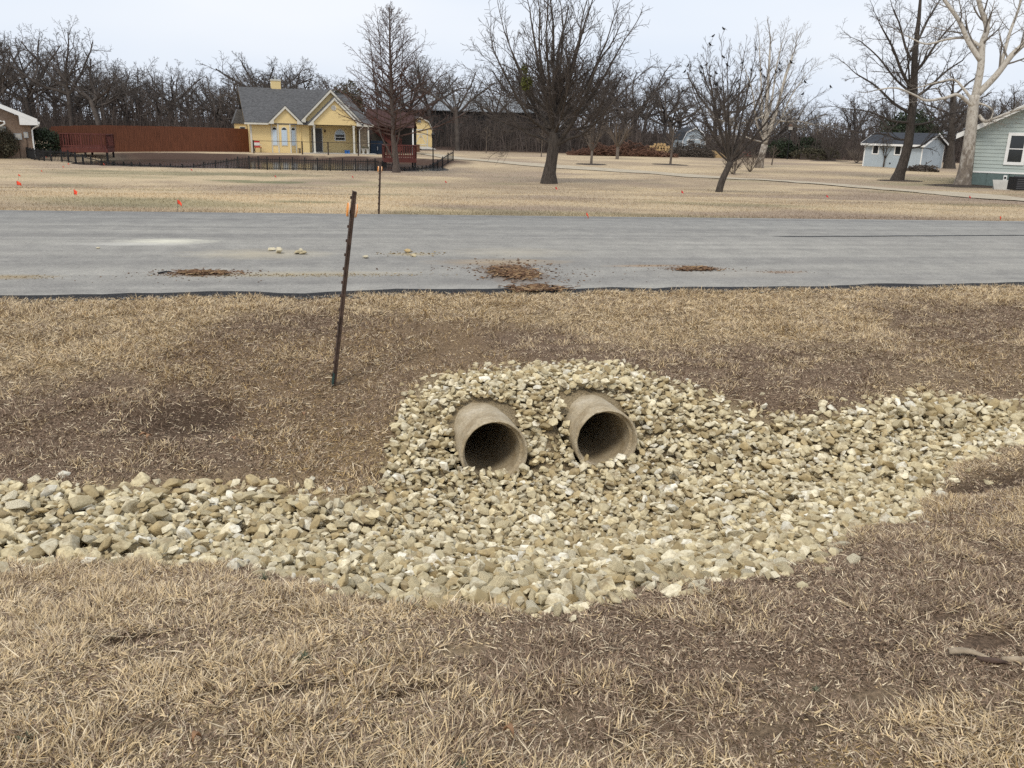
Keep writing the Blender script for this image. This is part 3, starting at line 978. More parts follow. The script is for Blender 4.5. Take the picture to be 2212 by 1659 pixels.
for i, (uu, vv, z, pr, Rm, size) in enumerate(ROCKS):
    x0, y0 = to_xy(uu, vv)
    rr = rng.uniform()
    if not exposed[i] and RZ_[i] + RS_[i] * .3 < H[ci[i], cj[i]] - .055: continue      # buried: cannot be seen
    if i in big:
        tint = 'white' if rr < .30 else ('tan' if rr < .90 else 'ochre')
        o = link('limestone_rock', hi_mesh[pr])
        if not hi_mesh[pr].materials: hi_mesh[pr].materials.append(M['rock_tan'])
        o.material_slots[0].link = 'OBJECT'; o.material_slots[0].material = M['rock_' + tint]
        o.matrix_world = Matrix.Translation((x0, y0, z)) @ Matrix.Rotation(HD, 4, 'Z') @ Matrix(Rm.tolist()).to_4x4() @ Matrix.Scale(size, 4)
        tag(o, TINTS[tint], 'rock', RG + ', ' + tint)
        continue
    P, F, ax = (MID if size > .048 else LO)[pr]
    Q = (P * size) @ Rm.T
    qx = Q[:, 0] * CH - Q[:, 1] * SH + x0; qy = Q[:, 0] * SH + Q[:, 1] * CH + y0
    bv.append(np.c_[qx, qy, Q[:, 2] + z]); bf.append(F + off); off += len(P)
    c = GREYTINT[0] if rr < .30 else (GREYTINT[1] if rr < .70 else (GREYTINT[2] if rr < .94 else GREYTINT[3]))
    c = c * rng.uniform(.70, 1.16)
    bc.append(np.repeat(c[None], len(P), 0))
rip = link('riprap', np_mesh('riprap', np.concatenate(bv), tris=np.concatenate(bf), smooth=False, cols=np.concatenate(bc)), M['riprap'])
tag(rip, 'bed of small pale limestone riprap filling the ditch around the pipes', 'riprap', kind='stuff')
print('ROCKS', len(ROCKS), 'riprap verts', off)

# loose stones and clods on the road
def crumbs(name, label, cat, clusters, cols, flat=.7, mat='crumb', kind='stuff'):
    """clusters: (points array, sizes) -> one object of small angular lumps"""
    r_ = np.random.default_rng(len(name) + len(clusters))
    bv, bf, bc, off = [], [], [], 0
    for P, sz in clusters:
        for pnt, s_ in zip(P, sz):
            Pp, F, ax = LOW[int(r_.integers(len(LOW)))]
            a = r_.uniform(0, 6.28)
            q_ = Pp * s_
            q_ = np.c_[q_[:, 0] * math.cos(a) - q_[:, 1] * math.sin(a), q_[:, 0] * math.sin(a) + q_[:, 1] * math.cos(a), q_[:, 2] * flat]
            bv.append(q_ + pnt + np.array([0, 0, s_ * .25])); bf.append(F + off); off += len(Pp)
            c = cols[int(r_.integers(len(cols)))] * r_.uniform(.7, 1.2)
            bc.append(np.repeat(c[None], len(Pp), 0))
    o = link(name, np_mesh(name, np.concatenate(bv), tris=np.concatenate(bf), cols=np.concatenate(bc)), M[mat])
    tag(o, label, cat, kind=kind)
    return o
LOW = [rock_shape(500 + i, 1) for i in range(8)]

def road_scatter(px, py, su, sv, n, smin, smax):
    u0, v0 = road_uv(px, py)
    uu = u0 + rng.normal(0, su, n); vv = v0 + rng.normal(0, sv, n)
    vv = np.clip(vv, V0 + .05, V1 - .1)
    x0, y0 = to_xy(uu, vv)
    s_ = smin + (smax - smin) * rng.uniform(size=n) ** 2.5
    return np.c_[x0, y0, road_z(uu, vv)], s_
BROWN = [np.array((.10, .055, .032)), np.array((.15, .085, .048)), np.array((.21, .125, .07))]
OCH = [np.array((.30, .22, .11)), np.array((.40, .32, .19)), np.array((.20, .14, .07))]
crumbs('mud_clods', 'dark brown mud clods and bark tracked onto the road from the grass', 'mud', [road_scatter(1115, 582, .28, .30, 420, .006, .022), road_scatter(1060, 580, .5, .10, 120, .005, .016), road_scatter(1180, 600, .35, .2, 150, .005, .02), road_scatter(1240, 590, .7, .25, 90, .004, .014)], BROWN)
crumbs('mud_clods', 'small patch of dark mud crumbs on the road beside a black twig', 'mud', [road_scatter(440, 590, .30, .09, 330, .005, .018), road_scatter(380, 598, .45, .18, 90, .004, .014)], BROWN)
crumbs('mud_clods', 'reddish mud crumbs on the road under the tree with perched birds', 'mud', [road_scatter(1500, 582, .28, .07, 260, .005, .016), road_scatter(1420, 574, .35, .04, 80, .004, .012), road_scatter(1690, 588, .25, .05, 80, .004, .013)], BROWN)
crumbs('gravel_trail', 'thin ochre trail of fine gravel along the near lane behind the marker post', 'gravel', [road_scatter(640, 594, .75, .035, 380, .004, .014), road_scatter(800, 596, .5, .03, 120, .004, .011), road_scatter(30, 598, .35, .06, 150, .004, .012), road_scatter(885, 548, .22, .07, 90, .005, .022)], OCH)
crumbs('asphalt_crumbs', 'black broken asphalt crumbs along the near edge of the road', 'asphalt', [(lambda uu: (np.c_[to_xy(uu, V0 + np.interp(uu, ru, edge) + rng.normal(-.07, .07, len(uu)))[0], to_xy(uu, V0 + np.interp(uu, ru, edge) + rng.normal(-.07, .07, len(uu)))[1], road_z(uu, np.full(len(uu), V0)) - .03], rng.uniform(.006, .024, len(uu))))(rng.uniform(-6.5, 13, 3000))], [np.array((.03, .03, .033)), np.array((.06, .06, .063)), np.array((.16, .16, .155))])

def stone_on_road(px, py, size, tint, label):
    P = road_pt(px, py)
    i = int(rng.integers(NPROTO))
    o = link('road_stone', hi_mesh[i])
    if not hi_mesh[i].materials: hi_mesh[i].materials.append(M['rock_tan'])
    o.material_slots[0].link = 'OBJECT'; o.material_slots[0].material = M[tint]
    ax = HI[i][2] * size
    o.matrix_world = Matrix.Translation((P[0], P[1], P[2] + ax[2] * .92)) @ Matrix.Rotation(rng.uniform(0, 6), 4, 'Z') @ Matrix.Scale(size, 4)
    tag(o, label, 'stone', 'stones lying on the road')
for (px, py, s_, tint, lb) in [(588, 541, .055, 'rock_white', 'round white stone at the end of a dusty smear on the road'), (604, 546.5, .07, 'rock_white', 'largest pale stone of the loose group on the road'),
                               (643, 548, .06, 'rock_tan', 'tan stone touching another on the road beside the white ones'), (655, 549, .055, 'rock_tan', 'flat tan stone touching another on the road beside the white ones'),
                               (650, 543, .04, 'rock_white', 'small white stone behind the touching pair on the road'), (790, 557, .05, 'rock_white', 'lone white stone on the road just past the marker post'),
                               (880, 545, .05, 'rock_ochre', 'dirty brown stone on a crumbly patch of the road'), (893, 554, .045, 'rock_tan', 'pale stone in front of a crumbly brown patch on the road'),
                               (212, 537, .03, 'rock_white', 'little white stone beside brown crumbs on the road'), (1167, 594, .03, 'rock_tan', 'small tan stone in the large muddy patch on the road')]:
    stone_on_road(px, py, s_, M and tint, lb)

# twig on the road
a = road_pt(342, 592, .012); b2 = road_pt(371, 589, .012)
tag(MB().tube([a, (a + b2) / 2 + np.array([0, .02, .004]), b2], [.012, .010, .006], 6).build('road_twig', M['black'], None, True), 'thin black twig lying on the road near the mud', 'twig')

# ------------------------------------------------------------------ grass
def blades(name, label, cat, x, y, L, W, el, az, curl, cols, seed, bent=.25):
    n = len(x)
    z = height(x, y, False)
    r_ = np.random.default_rng(seed)
    dx, dy = np.cos(az), np.sin(az)
    e2 = el - curl          # a bent blade droops by curl over its outer half
    m_ = np.c_[dx * np.cos(el), dy * np.cos(el), np.sin(el)] * (L * .5)[:, None]
    t_ = m_ + np.c_[dx * np.cos(e2), dy * np.cos(e2), np.sin(e2)] * (L * .5)[:, None]
    wa = az + np.pi / 2 + r_.normal(0, .6, n)
    tilt = r_.normal(0, .5, n)
    s_ = np.c_[np.cos(wa) * np.cos(tilt), np.sin(wa) * np.cos(tilt), np.sin(tilt)] * (W * .5)[:, None]
    root = np.c_[x, y, z + .002]
    B = r_.uniform(size=n) < bent
    A = ~B
    nA, nB = int(A.sum()), int(B.sum())
    VA = np.stack([root[A] - s_[A], root[A] + s_[A], root[A] + m_[A] * 1.9], 1).reshape(-1, 3)
    VB = np.stack([root - s_, root + s_, root + m_ - s_ * .8, root + m_ + s_ * .8, root + t_], 1)[B].reshape(-1, 3)
    b0 = np.arange(nB) * 5 + 3 * nA
    Q = np.c_[b0, b0 + 1, b0 + 3, b0 + 2]
    T = np.concatenate([np.arange(3 * nA).reshape(-1, 3), np.c_[b0 + 2, b0 + 3, b0 + 4]])
    me = np_mesh(name, np.concatenate([VA, VB]), quads=Q, tris=T, cols=np.concatenate([np.repeat(cols[A], 3, 0), np.repeat(cols[B], 5, 0)]))
    o = link(name, me, M['grass'])
    tag(o, label, cat, kind='stuff')
    return o

def scatter(u0, u1, v0, v1, n, wedge=True, margin=.9):
    uu = rng.uniform(u0, u1, n); vv = rng.uniform(v0, v1, n)
    x, y = to_xy(uu, vv)
    over = np.abs(x) - (np.maximum(y, 0) * .66 + margin)          # thinner towards the places farther to the side
    k = (over < 0) | ((over < 1.5) & (rng.uniform(size=n) < .4))
    return uu[k], vv[k], x[k], y[k]

def turf_blades(name, label, u0, u1, v0, v1, dens, Lr, Wr, seed, margin=.9):
    n = int((u1 - u0) * (v1 - v0) * dens)
    uu, vv, x, y = scatter(u0, u1, v0, v1, n, True, margin)
    ri = rock_in(uu, vv)
    lim = V0 + np.interp(uu, ru, edge) - .05 + rng.normal(0, .035, len(uu))
    k = (vv < lim) & (rng.uniform(size=len(uu)) < np.where(ri > .04, .03, np.where(ri > -.08, .75, 1)))
    bald = fbm(uu * 1.3, vv * 1.6, 81, 4)
    k &= rng.uniform(size=len(uu)) < sstep(.22, .40, bald) * .35 + .65
    for p in PIPES:
        du, tt = pipe_du(uu, vv, p)
        k &= ~((np.abs(du) < .3) & (tt > -.1) & (tt < 1))
    k &= rng.uniform(size=len(uu)) > .72 * hollow(uu, vv)
    uu, vv, x, y = uu[k], vv[k], x[k], y[k]
    n = len(x)
    s, g = turf(x, y)
    tuft = fbm(uu * 6.0, vv * 7.5, 83, 3)
    clump = fbm(uu * 2.2, vv * 3.2, 84, 3)
    hol = hollow(uu, vv)
    s = np.clip(s + (tuft - .5) * 1.5 + (clump - .5) * 1.3, 0, 1) * (1 - .8 * hol)
    L = rng.uniform(*Lr, n) * (.72 + .70 * sstep(.35, .65, tuft)) * (.75 + .45 * s)
    W = rng.uniform(*Wr, n)
    flow = (fbm(uu * 1.6, vv * 1.6, 85, 3) - .5) * 14 + (fbm(uu * 7, vv * 7, 86, 2) - .5) * 5
    az = flow + rng.normal(0, 1.7, n)
    el = np.clip(rng.normal(.36, .30, n) + .30 * sstep(.5, .7, tuft), .10, 1.4)
    curl = rng.uniform(.1, 1.0, n)
    # long straws lying on the mat
    ls = rng.uniform(size=n) < .045
    L = np.where(ls, L * 2.1, L); el = np.where(ls, rng.uniform(.05, .35, n), el)
    rz_ = rng.uniform(size=n)
    c = np.where((rz_ < s * .80 + .06)[:, None], STRAW[None] * rng.uniform(.75, 1.28, (n, 1)), DULL[None] * rng.uniform(.6, 1.35, (n, 1)))
    gg = (rng.uniform(size=n) < g * .6)
    c = np.where(gg[:, None], GOLD[None] * rng.uniform(.7, 1.2, (n, 1)), c)
    lt = (rng.uniform(size=n) < .15 + .12 * s)
    c = np.where(lt[:, None], np.array((.48, .38, .265))[None] * rng.uniform(.75, 1.3, (n, 1)), c)
    dk = rng.uniform(size=n) < .16
    c = np.where(dk[:, None], SOIL[None] * rng.uniform(.7, 1.5, (n, 1)), c)
    pale = (rng.uniform(size=n) < .03 + .07 * s) | (ls & (rng.uniform(size=n) < .5))
    c = np.where(pale[:, None], np.array((.76, .63, .44))[None] * rng.uniform(.8, 1.15, (n, 1)), c)
    return blades(name, label, 'grass', x, y, L, W, el, az, curl, c, seed)

turf_blades('dead_grass', 'matted straw and brown dead grass at the near side of the ditch', -4.2, 7.0, .4, 5.0, 24000, (.020, .050), (.0034, .0060), 1, .4)
turf_blades('dead_grass', 'short dead grass on the bank between ditch and road', -6.0, 13.0, 4.8, 9.3, 8000, (.026, .060), (.0046, .0082), 2, .6)

# far lawn: coarser tufts that thin out with distance
def far_blades():
    P = []
    for (v0, v1, dens) in ((15.98, 17.0, 900), (17.0, 24, 260), (24, 36, 80), (36, 60, 16)):
        u0, u1 = -v1 * .62, v1 * 1.0
        uu, vv, x, y = scatter(u0, u1, v0, v1, int((u1 - u0) * (v1 - v0) * dens), True, 1.2)
        P.append(np.c_[x, y, vv])
    P = np.concatenate(P)
    P = P[pond_mask(P[:, 0], P[:, 1]) > 1.1]
    x, y, vv = P.T
    n = len(x)
    c = far_col(x, y) * rng.uniform(.66, 1.3, (n, 1))
    dkk = rng.uniform(size=n) < .05 * sstep(.45, .65, fbm(x * .5, y * .9, 55, 3)) * 2
    c = np.where(dkk[:, None], c * .4, c)
    L = rng.uniform(.03, .065, n) * (1 + .012 * (vv - 16)); W = rng.uniform(.005, .010, n) * (1 + .03 * (vv - 16))
    ed = vv < 16.35
    L = np.where(ed, L * 1.5, L)
    return blades('lawn_grass', 'short dormant lawn grass across the road', 'grass', x, y, L, W, np.clip(rng.normal(.7, .4, n), .05, 1.4), rng.uniform(0, 6.28, n), rng.uniform(0, .9, n), c, 3, .1)
far_blades()
# matted straw, bark and mud dragged over the road edge
def mud_mat(px, py, nstrip, su, sv, label):
    r_ = np.random.default_rng(int(px))
    u0, v0 = road_uv(px, py)
    root_x, root_y = to_xy(u0, v0)
    bv, bq, bc, off = [], [], [], 0
    for i in range(nstrip):
        uu = u0 + r_.normal(0, su); vv = max(V0 - .28, v0 + r_.normal(0, sv))
        x0, y0 = to_xy(uu, vv)
        z0 = max(float(road_z(uu, max(vv, V0))), hz(x0, y0) + .02) + r_.uniform(.004, .022)
        a = r_.normal(.25, .7) + HD; L = r_.uniform(.03, .16); W = r_.uniform(.003, .012) * (2 if r_.uniform() < .1 else 1)
        e = r_.normal(0, .12)
        d = np.array([math.cos(a), math.sin(a), e]) * L / 2; s_ = np.array([-math.sin(a), math.cos(a), 0]) * W
        c = np.array([x0, y0, z0]); h = np.array([0, 0, W * .6])
        bv += [c - d - s_, c + d - s_, c + d + s_, c - d + s_, c - d + h, c + d + h]
        bq += [(off, off + 1, off + 5, off + 4), (off + 2, off + 3, off + 4, off + 5)]; off += 6
        cc = (BROWN + [np.array((.30, .20, .11)), np.array((.12, .075, .05))])[int(r_.integers(5))] * r_.uniform(.7, 1.25)
        bc += [cc] * 6
    o = link('mud_mat', np_mesh('mud_mat', np.array(bv), quads=np.array(bq), cols=np.array(bc)), M['crumb'])
    tag(o, label, 'mud', kind='stuff')
mud_mat(1108, 590, 620, .13, .18, 'flat brown mat of mud, bark and straw dragged over the near road edge')
mud_mat(1160, 624, 260, .17, .08, 'dark bark and straw scraps spilling from the road onto the grass')
mud_mat(440, 590, 300, .13, .05, 'thin dark scatter of bark scraps on the near lane')
mud_mat(1505, 582, 300, .12, .05, 'reddish bark scraps on the near lane under the leaning tree')
# ------------------------------------------------------------------ marker posts by the road
def marker_post(base, top, h_sink, label, green_foot):
    base = np.array(base); top = np.array(top)
    d = Vector(top - base); Lp = d.length
    root = empty('marker_post', base, 0, label, 'marker post', 'reflector posts marking the culvert')
    zx = d.normalized(); yx = Vector((math.cos(HD + RAD(4)), math.sin(HD + RAD(4)), 0)); yx = (yx - zx * yx.dot(zx)).normalized(); xx_ = yx.cross(zx)
    root.rotation_euler = Matrix((xx_, yx, zx)).transposed().to_euler()
    mb = MB()      # T section with studs
    mb.box((-.024, -.004, -h_sink), (.024, .004, Lp)); mb.box((-.019, .004, -h_sink), (.019, .026, Lp - .004))
    mb.build('post', M['post'], root, bevel=.0015)
    for i in range(int(Lp / .11)):
        MB().prism([(-.010, -.004, .08 + i * .11), (.010, -.004, .08 + i * .11), (.007, -.004, .10 + i * .11), (-.007, -.004, .10 + i * .11)], (0, -.012, 0)).build('stud', M['post'], root)
    if green_foot:
        MB().box((-.026, -.006, -.05), (.026, .006, .11)).build('painted_foot', M['post_green'], root)
    for s_ in (-1, 1):
        k = 24
        yy = -.020 if s_ < 0 else .030
        ring = [(.038 * math.cos(2 * math.pi * i / k), yy, Lp - .145 + .052 * math.sin(2 * math.pi * i / k)) for i in range(k)]
        r_ = MB().prism(ring, (0, .012 * s_, 0)).build('reflector', M['amber'], root)
        ring2 = [(.041 * math.cos(2 * math.pi * i / k), yy - .004 * s_, Lp - .145 + .055 * math.sin(2 * math.pi * i / k)) for i in range(k)]
        MB().prism(ring2, (0, .010 * s_, 0)).build('rim', M['amber_back'], r_)
        MB().tube([(0, 0, Lp - .145), (0, yy, Lp - .145)], .006, 6).build('bolt', M['steel'], r_)
    return root
pb = hit(718, 832)
sc_ = pb[1]
pt = at(763, 412, pb[1] - .06)
marker_post(pb, pt, .12, 'leaning rusty post with round amber reflectors on the bank beside the pipes', True)
pb2 = hit(817, 464)
pt2 = at(820.5, 348, pb2[1])
marker_post(pb2, pt2, .12, 'upright slim post with an amber reflector across the road at the lawn edge', False)

# ------------------------------------------------------------------ survey flags
FL = [(35, 397, 'orange', 'largest orange flag of the three by the road corner of the left lawn'), (39, 380, 'orange', 'orange flag just behind the largest one on the lawn'), (88, 371, 'orange', 'orange flag alone halfway to the iron fence'),
      (135, 361, 'orange', 'orange flag in the bare strip before the iron fence'), (159, 417, 'orange', 'tall drooping orange flag in straw grass near the road'), (109, 334, 'orange', 'bright orange flag tied at the iron fence by the red deck'),
      (98, 340, 'orange', 'folded dark orange flag near the iron fence corner'), (139, 343, 'orange', 'small orange flag below the iron fence by the red deck'), (50, 333, 'orange', 'small orange flag under the brick house corner'),
      (223, 355, 'orange', 'red orange flag below the fence panel end by the deck'), (412, 368, 'red', 'red flag in the greenish lawn before the pond'), (382, 441, 'orange', 'orange flag in green tinged grass close to the road'),
      (146, 355, 'orange', 'tiny orange flag peeking behind another near the fence'), (593, 382, 'red', 'red flag beside dark green patches of lawn'), (760, 383, 'red', 'tiny red flag left of the upright road post'),
      (961, 394, 'red', 'red flag between the cypress and the big oak'), (1199, 408, 'red', 'red flag right at the foot of the big oak'), (1471, 416, 'red', 'red flag left of the leaning tree with birds'),
      (1784, 426, 'red', 'red flag in front of the pale sycamore stem'), (2093, 427, 'red', 'red flag in front of the thick mottled sycamore'), (1265, 467, 'orange', 'small orange flag at the far edge of the road'), (2158, 474, 'orange', 'low orange flag at the road edge before the green house')]
for i, (px, py, colr, lb) in enumerate(FL):
    hgt = .17 if py < 450 else .10
    P = hit(px, py, hgt)
    g = hz(P[0], P[1])
    r_ = random.Random(i)
    root = empty('survey_flag', (P[0], P[1], g), r_.uniform(0, 6.28) , lb, 'flag', 'survey flags in the lawn across the road')
    root.rotation_euler = (0, 0, r_.uniform(-.7, .7))
    MB().tube([(0, 0, -.06), (.01, 0, hgt), (.012, 0, hgt + .075)], .0028, 5).build('wire', M['wire'], root)
    s_ = r_.uniform(.045, .062) * (1.3 if i in (0, 4) else (.6 if py > 450 else .82))
    nx, nzv = 6, 4
    V, Q = [], []
    droop = r_.uniform(.3, .9)
    for a in range(nx + 1):
        for b2 in range(nzv + 1):
            tx, tz = a / nx, b2 / nzv
            V.append((.012 + s_ * 1.7 * tx * (1 - .25 * droop), .018 * math.sin(5 * tx + 2 * tz + i) * tx, hgt + .075 - 1.55 * s_ * tz * (1 - .35 * tx) - droop * .09 * tx * tx - .02 * tx))
    for a in range(nx):
        for b2 in range(nzv):
            k = a * (nzv + 1) + b2
            Q.append((k, k + 1, k + nzv + 2, k + nzv + 1))
    fo = link('pennant', np_mesh('pennant', V, quads=Q, smooth=True), M['flag_' + colr], root)
    sm = fo.modifiers.new('solid', 'SOLIDIFY'); sm.thickness = .003

# ------------------------------------------------------------------ generic building bits
def window(parent, x0, x1, z0, z1, y, frame, glass, fw=.07, rail=True, proud=.03, name='window'):
    """a window in a wall whose outside faces -y"""
    f = MB()
    f.box((x0 - fw, y - proud, z0 - fw), (x1 + fw, y - .002, z0)); f.box((x0 - fw, y - proud, z1), (x1 + fw, y - .002, z1 + fw))
    f.box((x0 - fw, y - proud, z0), (x0, y - .002, z1)); f.box((x1, y - proud, z0), (x1 + fw, y - .002, z1))
    wnd = f.build(name, frame, parent)
    MB().box((x0, y - .008, z0), (x1, y - .003, z1)).build('pane', glass, wnd)
    if rail: MB().box((x0, y - proud * .8, (z0 + z1) / 2 - .025), (x1, y - .01, (z0 + z1) / 2 + .025)).build('meeting_rail', frame, wnd)
    return wnd

def arch(x0, x1, z0, z1, n=12):
    r_ = (x1 - x0) / 2; cx_ = (x0 + x1) / 2; zc = z1 - r_
    return [(x0, z0), (x1, z0)] + [(cx_ + r_ * math.cos(math.pi * i / n), zc + r_ * math.sin(math.pi * i / n)) for i in range(n + 1)]

def roof_slab(parent, poly, d, mat, name='roof'):
    return MB().prism(poly, d).build(name, mat, parent)

# ------------------------------------------------------------------ yellow house (front faces -y, local origin at its front left corner)
HB = hit(545, 331)
HYaw = RAD(20)
YH = at(543, 329, 74.5)
yz = hz(YH[0], YH[1])
house = empty('yellow_house', (YH[0], YH[1], -0.80), HYaw, 'yellow cottage with grey shingle roof, arched bay windows and porch gable behind the pond', 'house')
K = 1.055
def hx(px): return (px - 250) * .00511 * K      # survey of the facade
D_ = 7.0
EAVE, RIDGE = 2.42, 5.20
w_ = MB()
w_.box((0, 0, -.2), (4.62 * K, D_, EAVE))
w_.box((4.62 * K, 1.35, -.2), (8.72 * K, D_, EAVE))
w_.build('wall', M['yellow'], house)
# left gable end of the main roof and its ochre overhang
yc = D_ / 2
MB().prism([(0.01, 0, EAVE), (0.01, D_, EAVE), (0.01, yc, RIDGE - .12)], (.12, 0, 0)).build('gable_wall', M['yellow'], house)
OV = .62
rf = MB()
th_ = .14
rf.prism([(-OV * .65, -.45, EAVE - .12), (6.4 * K, -.45, EAVE - .12), (6.4 * K, yc, RIDGE), (-OV, yc, RIDGE)], (0, 0, th_))
rf.prism([(-OV * .65, D_ + .45, EAVE - .12), (9.3 * K, D_ + .45, EAVE - .12), (8.3 * K, yc, RIDGE - .35), (6.4 * K, yc, RIDGE), (-OV, yc, RIDGE)], (0, 0, th_))
main_roof = rf.build('roof', M['shingle'], house)
MB().prism([(-OV * .65, -.42, EAVE - .125), (-.005, -.05, EAVE - .02), (-.005, yc, RIDGE - .15), (-OV, yc, RIDGE - .006)], (0, .02, -.03)).build('soffit', M['yellow_dark'], house)
# right hip with a lower ridge
MB().prism([(6.4 * K, -.45, EAVE - .12), (9.75 * K, -.45, EAVE - .08), (8.35 * K, yc, RIDGE - .38), (6.4 * K, yc, RIDGE - .38)], (0, 0, th_)).build('roof', M['shingle'], house)
MB().prism([(9.75 * K, -.45, EAVE - .08), (9.75 * K, D_ + .45, EAVE - .08), (8.35 * K, yc, RIDGE - .38)], (0, 0, th_)).build('roof', M['shingle'], house)
MB().box((-.45, -.50, EAVE - .16), (1.42 * K, -.455, EAVE - .02)).build('gutter', M['trim'], house)
MB().box((9.0 * K, -.52, EAVE - .14), (9.85 * K, -.455, EAVE + .04)).build('gutter', M['trim'], house)
MB().box((-.005, -.035, -.1), (.14, -.002, EAVE - .13)).build('corner_board', M['trim'], house)

def front_gable(x0, x1, xp, zb, zp, yf, depth, wall_y, name_w):
    """gable roof running back from the front, with verge boards and boxed returns"""
    g = MB()
    for (xa) in (x0, x1):
        g.prism([(xa, yf, zb), (xp, yf, zp), (xp, yf + depth, zp), (xa, yf + depth, zb)], (0, 0, .10))
    r_ = g.build('roof', M['shingle'], house)
    for xa in (x0, x1):
        s_ = 1 if xa < xp else -1
        dz_ = (zp - zb) / abs(xp - xa)
        MB().prism([(xa - s_ * .04, yf - .03, zb - .06), (xp, yf - .03, zp + .02), (xp, yf - .03, zp - .20), (xa + s_ * .16, yf - .03, zb - .06)], (0, .028, 0)).build('verge_board', M['trim'], house)
        MB().prism([(xa, yf - .034, zb - .06), (xa + s_ * .48, yf - .034, zb - .06), (xa + s_ * .48, yf - .034, zb + dz_ * .40), (xa + s_ * .02, yf - .034, zb)], (0, .40, 0)).build('boxed_return', M['trim'], house)
    if name_w:
        MB().prism([(x0 + .30, wall_y, zb), (x1 - .30, wall_y, zb), (xp, wall_y, zp - .18)], (0, .10, 0)).build('gable_wall', M['yellow'], house)
    return r_
# bay window, three faces
bx0, bx1 = 1.66 * K, 3.55 * K
bd = .42
bay = MB()
bay.prism([(bx0, -.001, -.1), (bx0 + .5, -bd, -.1), (bx1 - .5, -bd, -.1), (bx1, -.001, -.1)], (0, 0, 2.6))
bayo = bay.build('bay', M['yellow'], house)
def bay_window(p0, p1, zt):
    p0, p1 = Vector(p0), Vector(p1)
    dirv = (p1 - p0).normalized(); n_ = Vector((dirv.y, -dirv.x, 0))
    mid = (p0 + p1) / 2; hw = min(.20, (p1 - p0).length * .36)
    def place(sh, depth, off, nm, mt, par):
        pts = [mid + dirv * a + Vector((0, 0, z)) + n_ * off for a, z in sh]
        return MB().prism(pts, n_ * depth).build(nm, mt, par)
    wv = place(arch(-hw - .06, hw + .06, .56, zt + .07), .03, .004, 'window', M['trim'], house)
    place(arch(-hw, hw, .62, zt), .006, .036, 'pane', M['glass'], wv)
    place([(-hw, .62), (hw, .62), (hw, zt - hw * .95), (-hw, zt - hw * .95)], .012, .043, 'blind', M['blind'], wv)
bay_window((bx0, 0, 0), (bx0 + .5, -bd, 0), 2.05)
bay_window((bx0 + .5, -bd, 0), (bx1 - .5, -bd, 0), 2.05)
bay_window((bx1 - .5, -bd, 0), (bx1, 0, 0), 2.05)
for xx, yy in ((bx0, -.03), (bx0 + .5, -bd - .01), (bx1 - .5, -bd - .01), (bx1, -.03)):
    MB().box((xx - .05, yy - .02, -.1), (xx + .05, yy + .02, 2.36)).build('corner_trim', M['trim'], house)
front_gable(1.38 * K, 4.10 * K, 2.76 * K, 2.40, 3.78, -.62, 2.4, -.46, True)
# big rear gable and the porch gable in front of it
front_gable(3.88 * K, 8.95 * K, 6.40 * K, 2.58, 5.22, -.50, 4.0, -.20, True)
front_gable(4.45 * K, 8.80 * K, 6.62 * K, 2.36, 4.56, -1.05, 1.4, -.90, True)
k = 20
vent = MB().prism([(6.55 * K + .22 * math.cos(2 * math.pi * i / k), -.93, 3.75 + .22 * math.sin(2 * math.pi * i / k)) for i in range(k)], (0, .026, 0)).build('gable_vent', M['trim'], house)
MB().prism([(6.55 * K + .15 * math.cos(2 * math.pi * i / k), -.938, 3.75 + .15 * math.sin(2 * math.pi * i / k)) for i in range(k)], (0, .006, 0)).build('louvre', M['concrete_pale'], vent)
for xx in (4.92 * K, 8.12 * K):
    c_ = MB().box((xx - .075, -.92, 0), (xx + .075, -.77, 2.34)).build('porch_column', M['trim'], house)
    MB().box((xx - .10, -.945, 2.2), (xx + .10, -.745, 2.34)).build('capital', M['trim'], c_)
    MB().box((xx - .10, -.945, .0), (xx + .10, -.745, .12)).build('plinth', M['trim'], c_)
dr = MB().box((5.02 * K - .07, 1.31, .0), (5.80 * K + .07, 1.348, 2.08)).build('door_frame', M['trim'], house)
dd_ = MB().box((5.02 * K, 1.285, .08), (5.80 * K, 1.308, 2.02)).build('door', M['door_dark'], house)
MB().tube([(5.74 * K, 1.28, 1.02), (5.74 * K, 1.22, 1.02)], .03, 8).build('handle', M['steel'], dd_)
aw = MB().prism([(x_, 1.315, z_) for x_, z_ in arch(6.84 * K, 7.76 * K, 1.02, 2.02)], (0, .03, 0)).build('arched_window', M['white'], house)
MB().prism([(x_, 1.305, z_) for x_, z_ in arch(6.93 * K, 7.67 * K, 1.56, 1.94)], (0, .006, 0)).build('blind', M['blind'], aw)
MB().box((6.93 * K, 1.303, 1.36), (7.67 * K, 1.309, 1.54)).build('pane', M['glass'], aw)
MB().box((6.93 * K, 1.303, 1.10), (7.67 * K, 1.309, 1.30)).build('pane', M['glass'], aw)
MB().box((6.0 * K, 1.27, 1.72), (6.12 * K, 1.345, 1.93)).build('porch_lamp', M['post'], house)
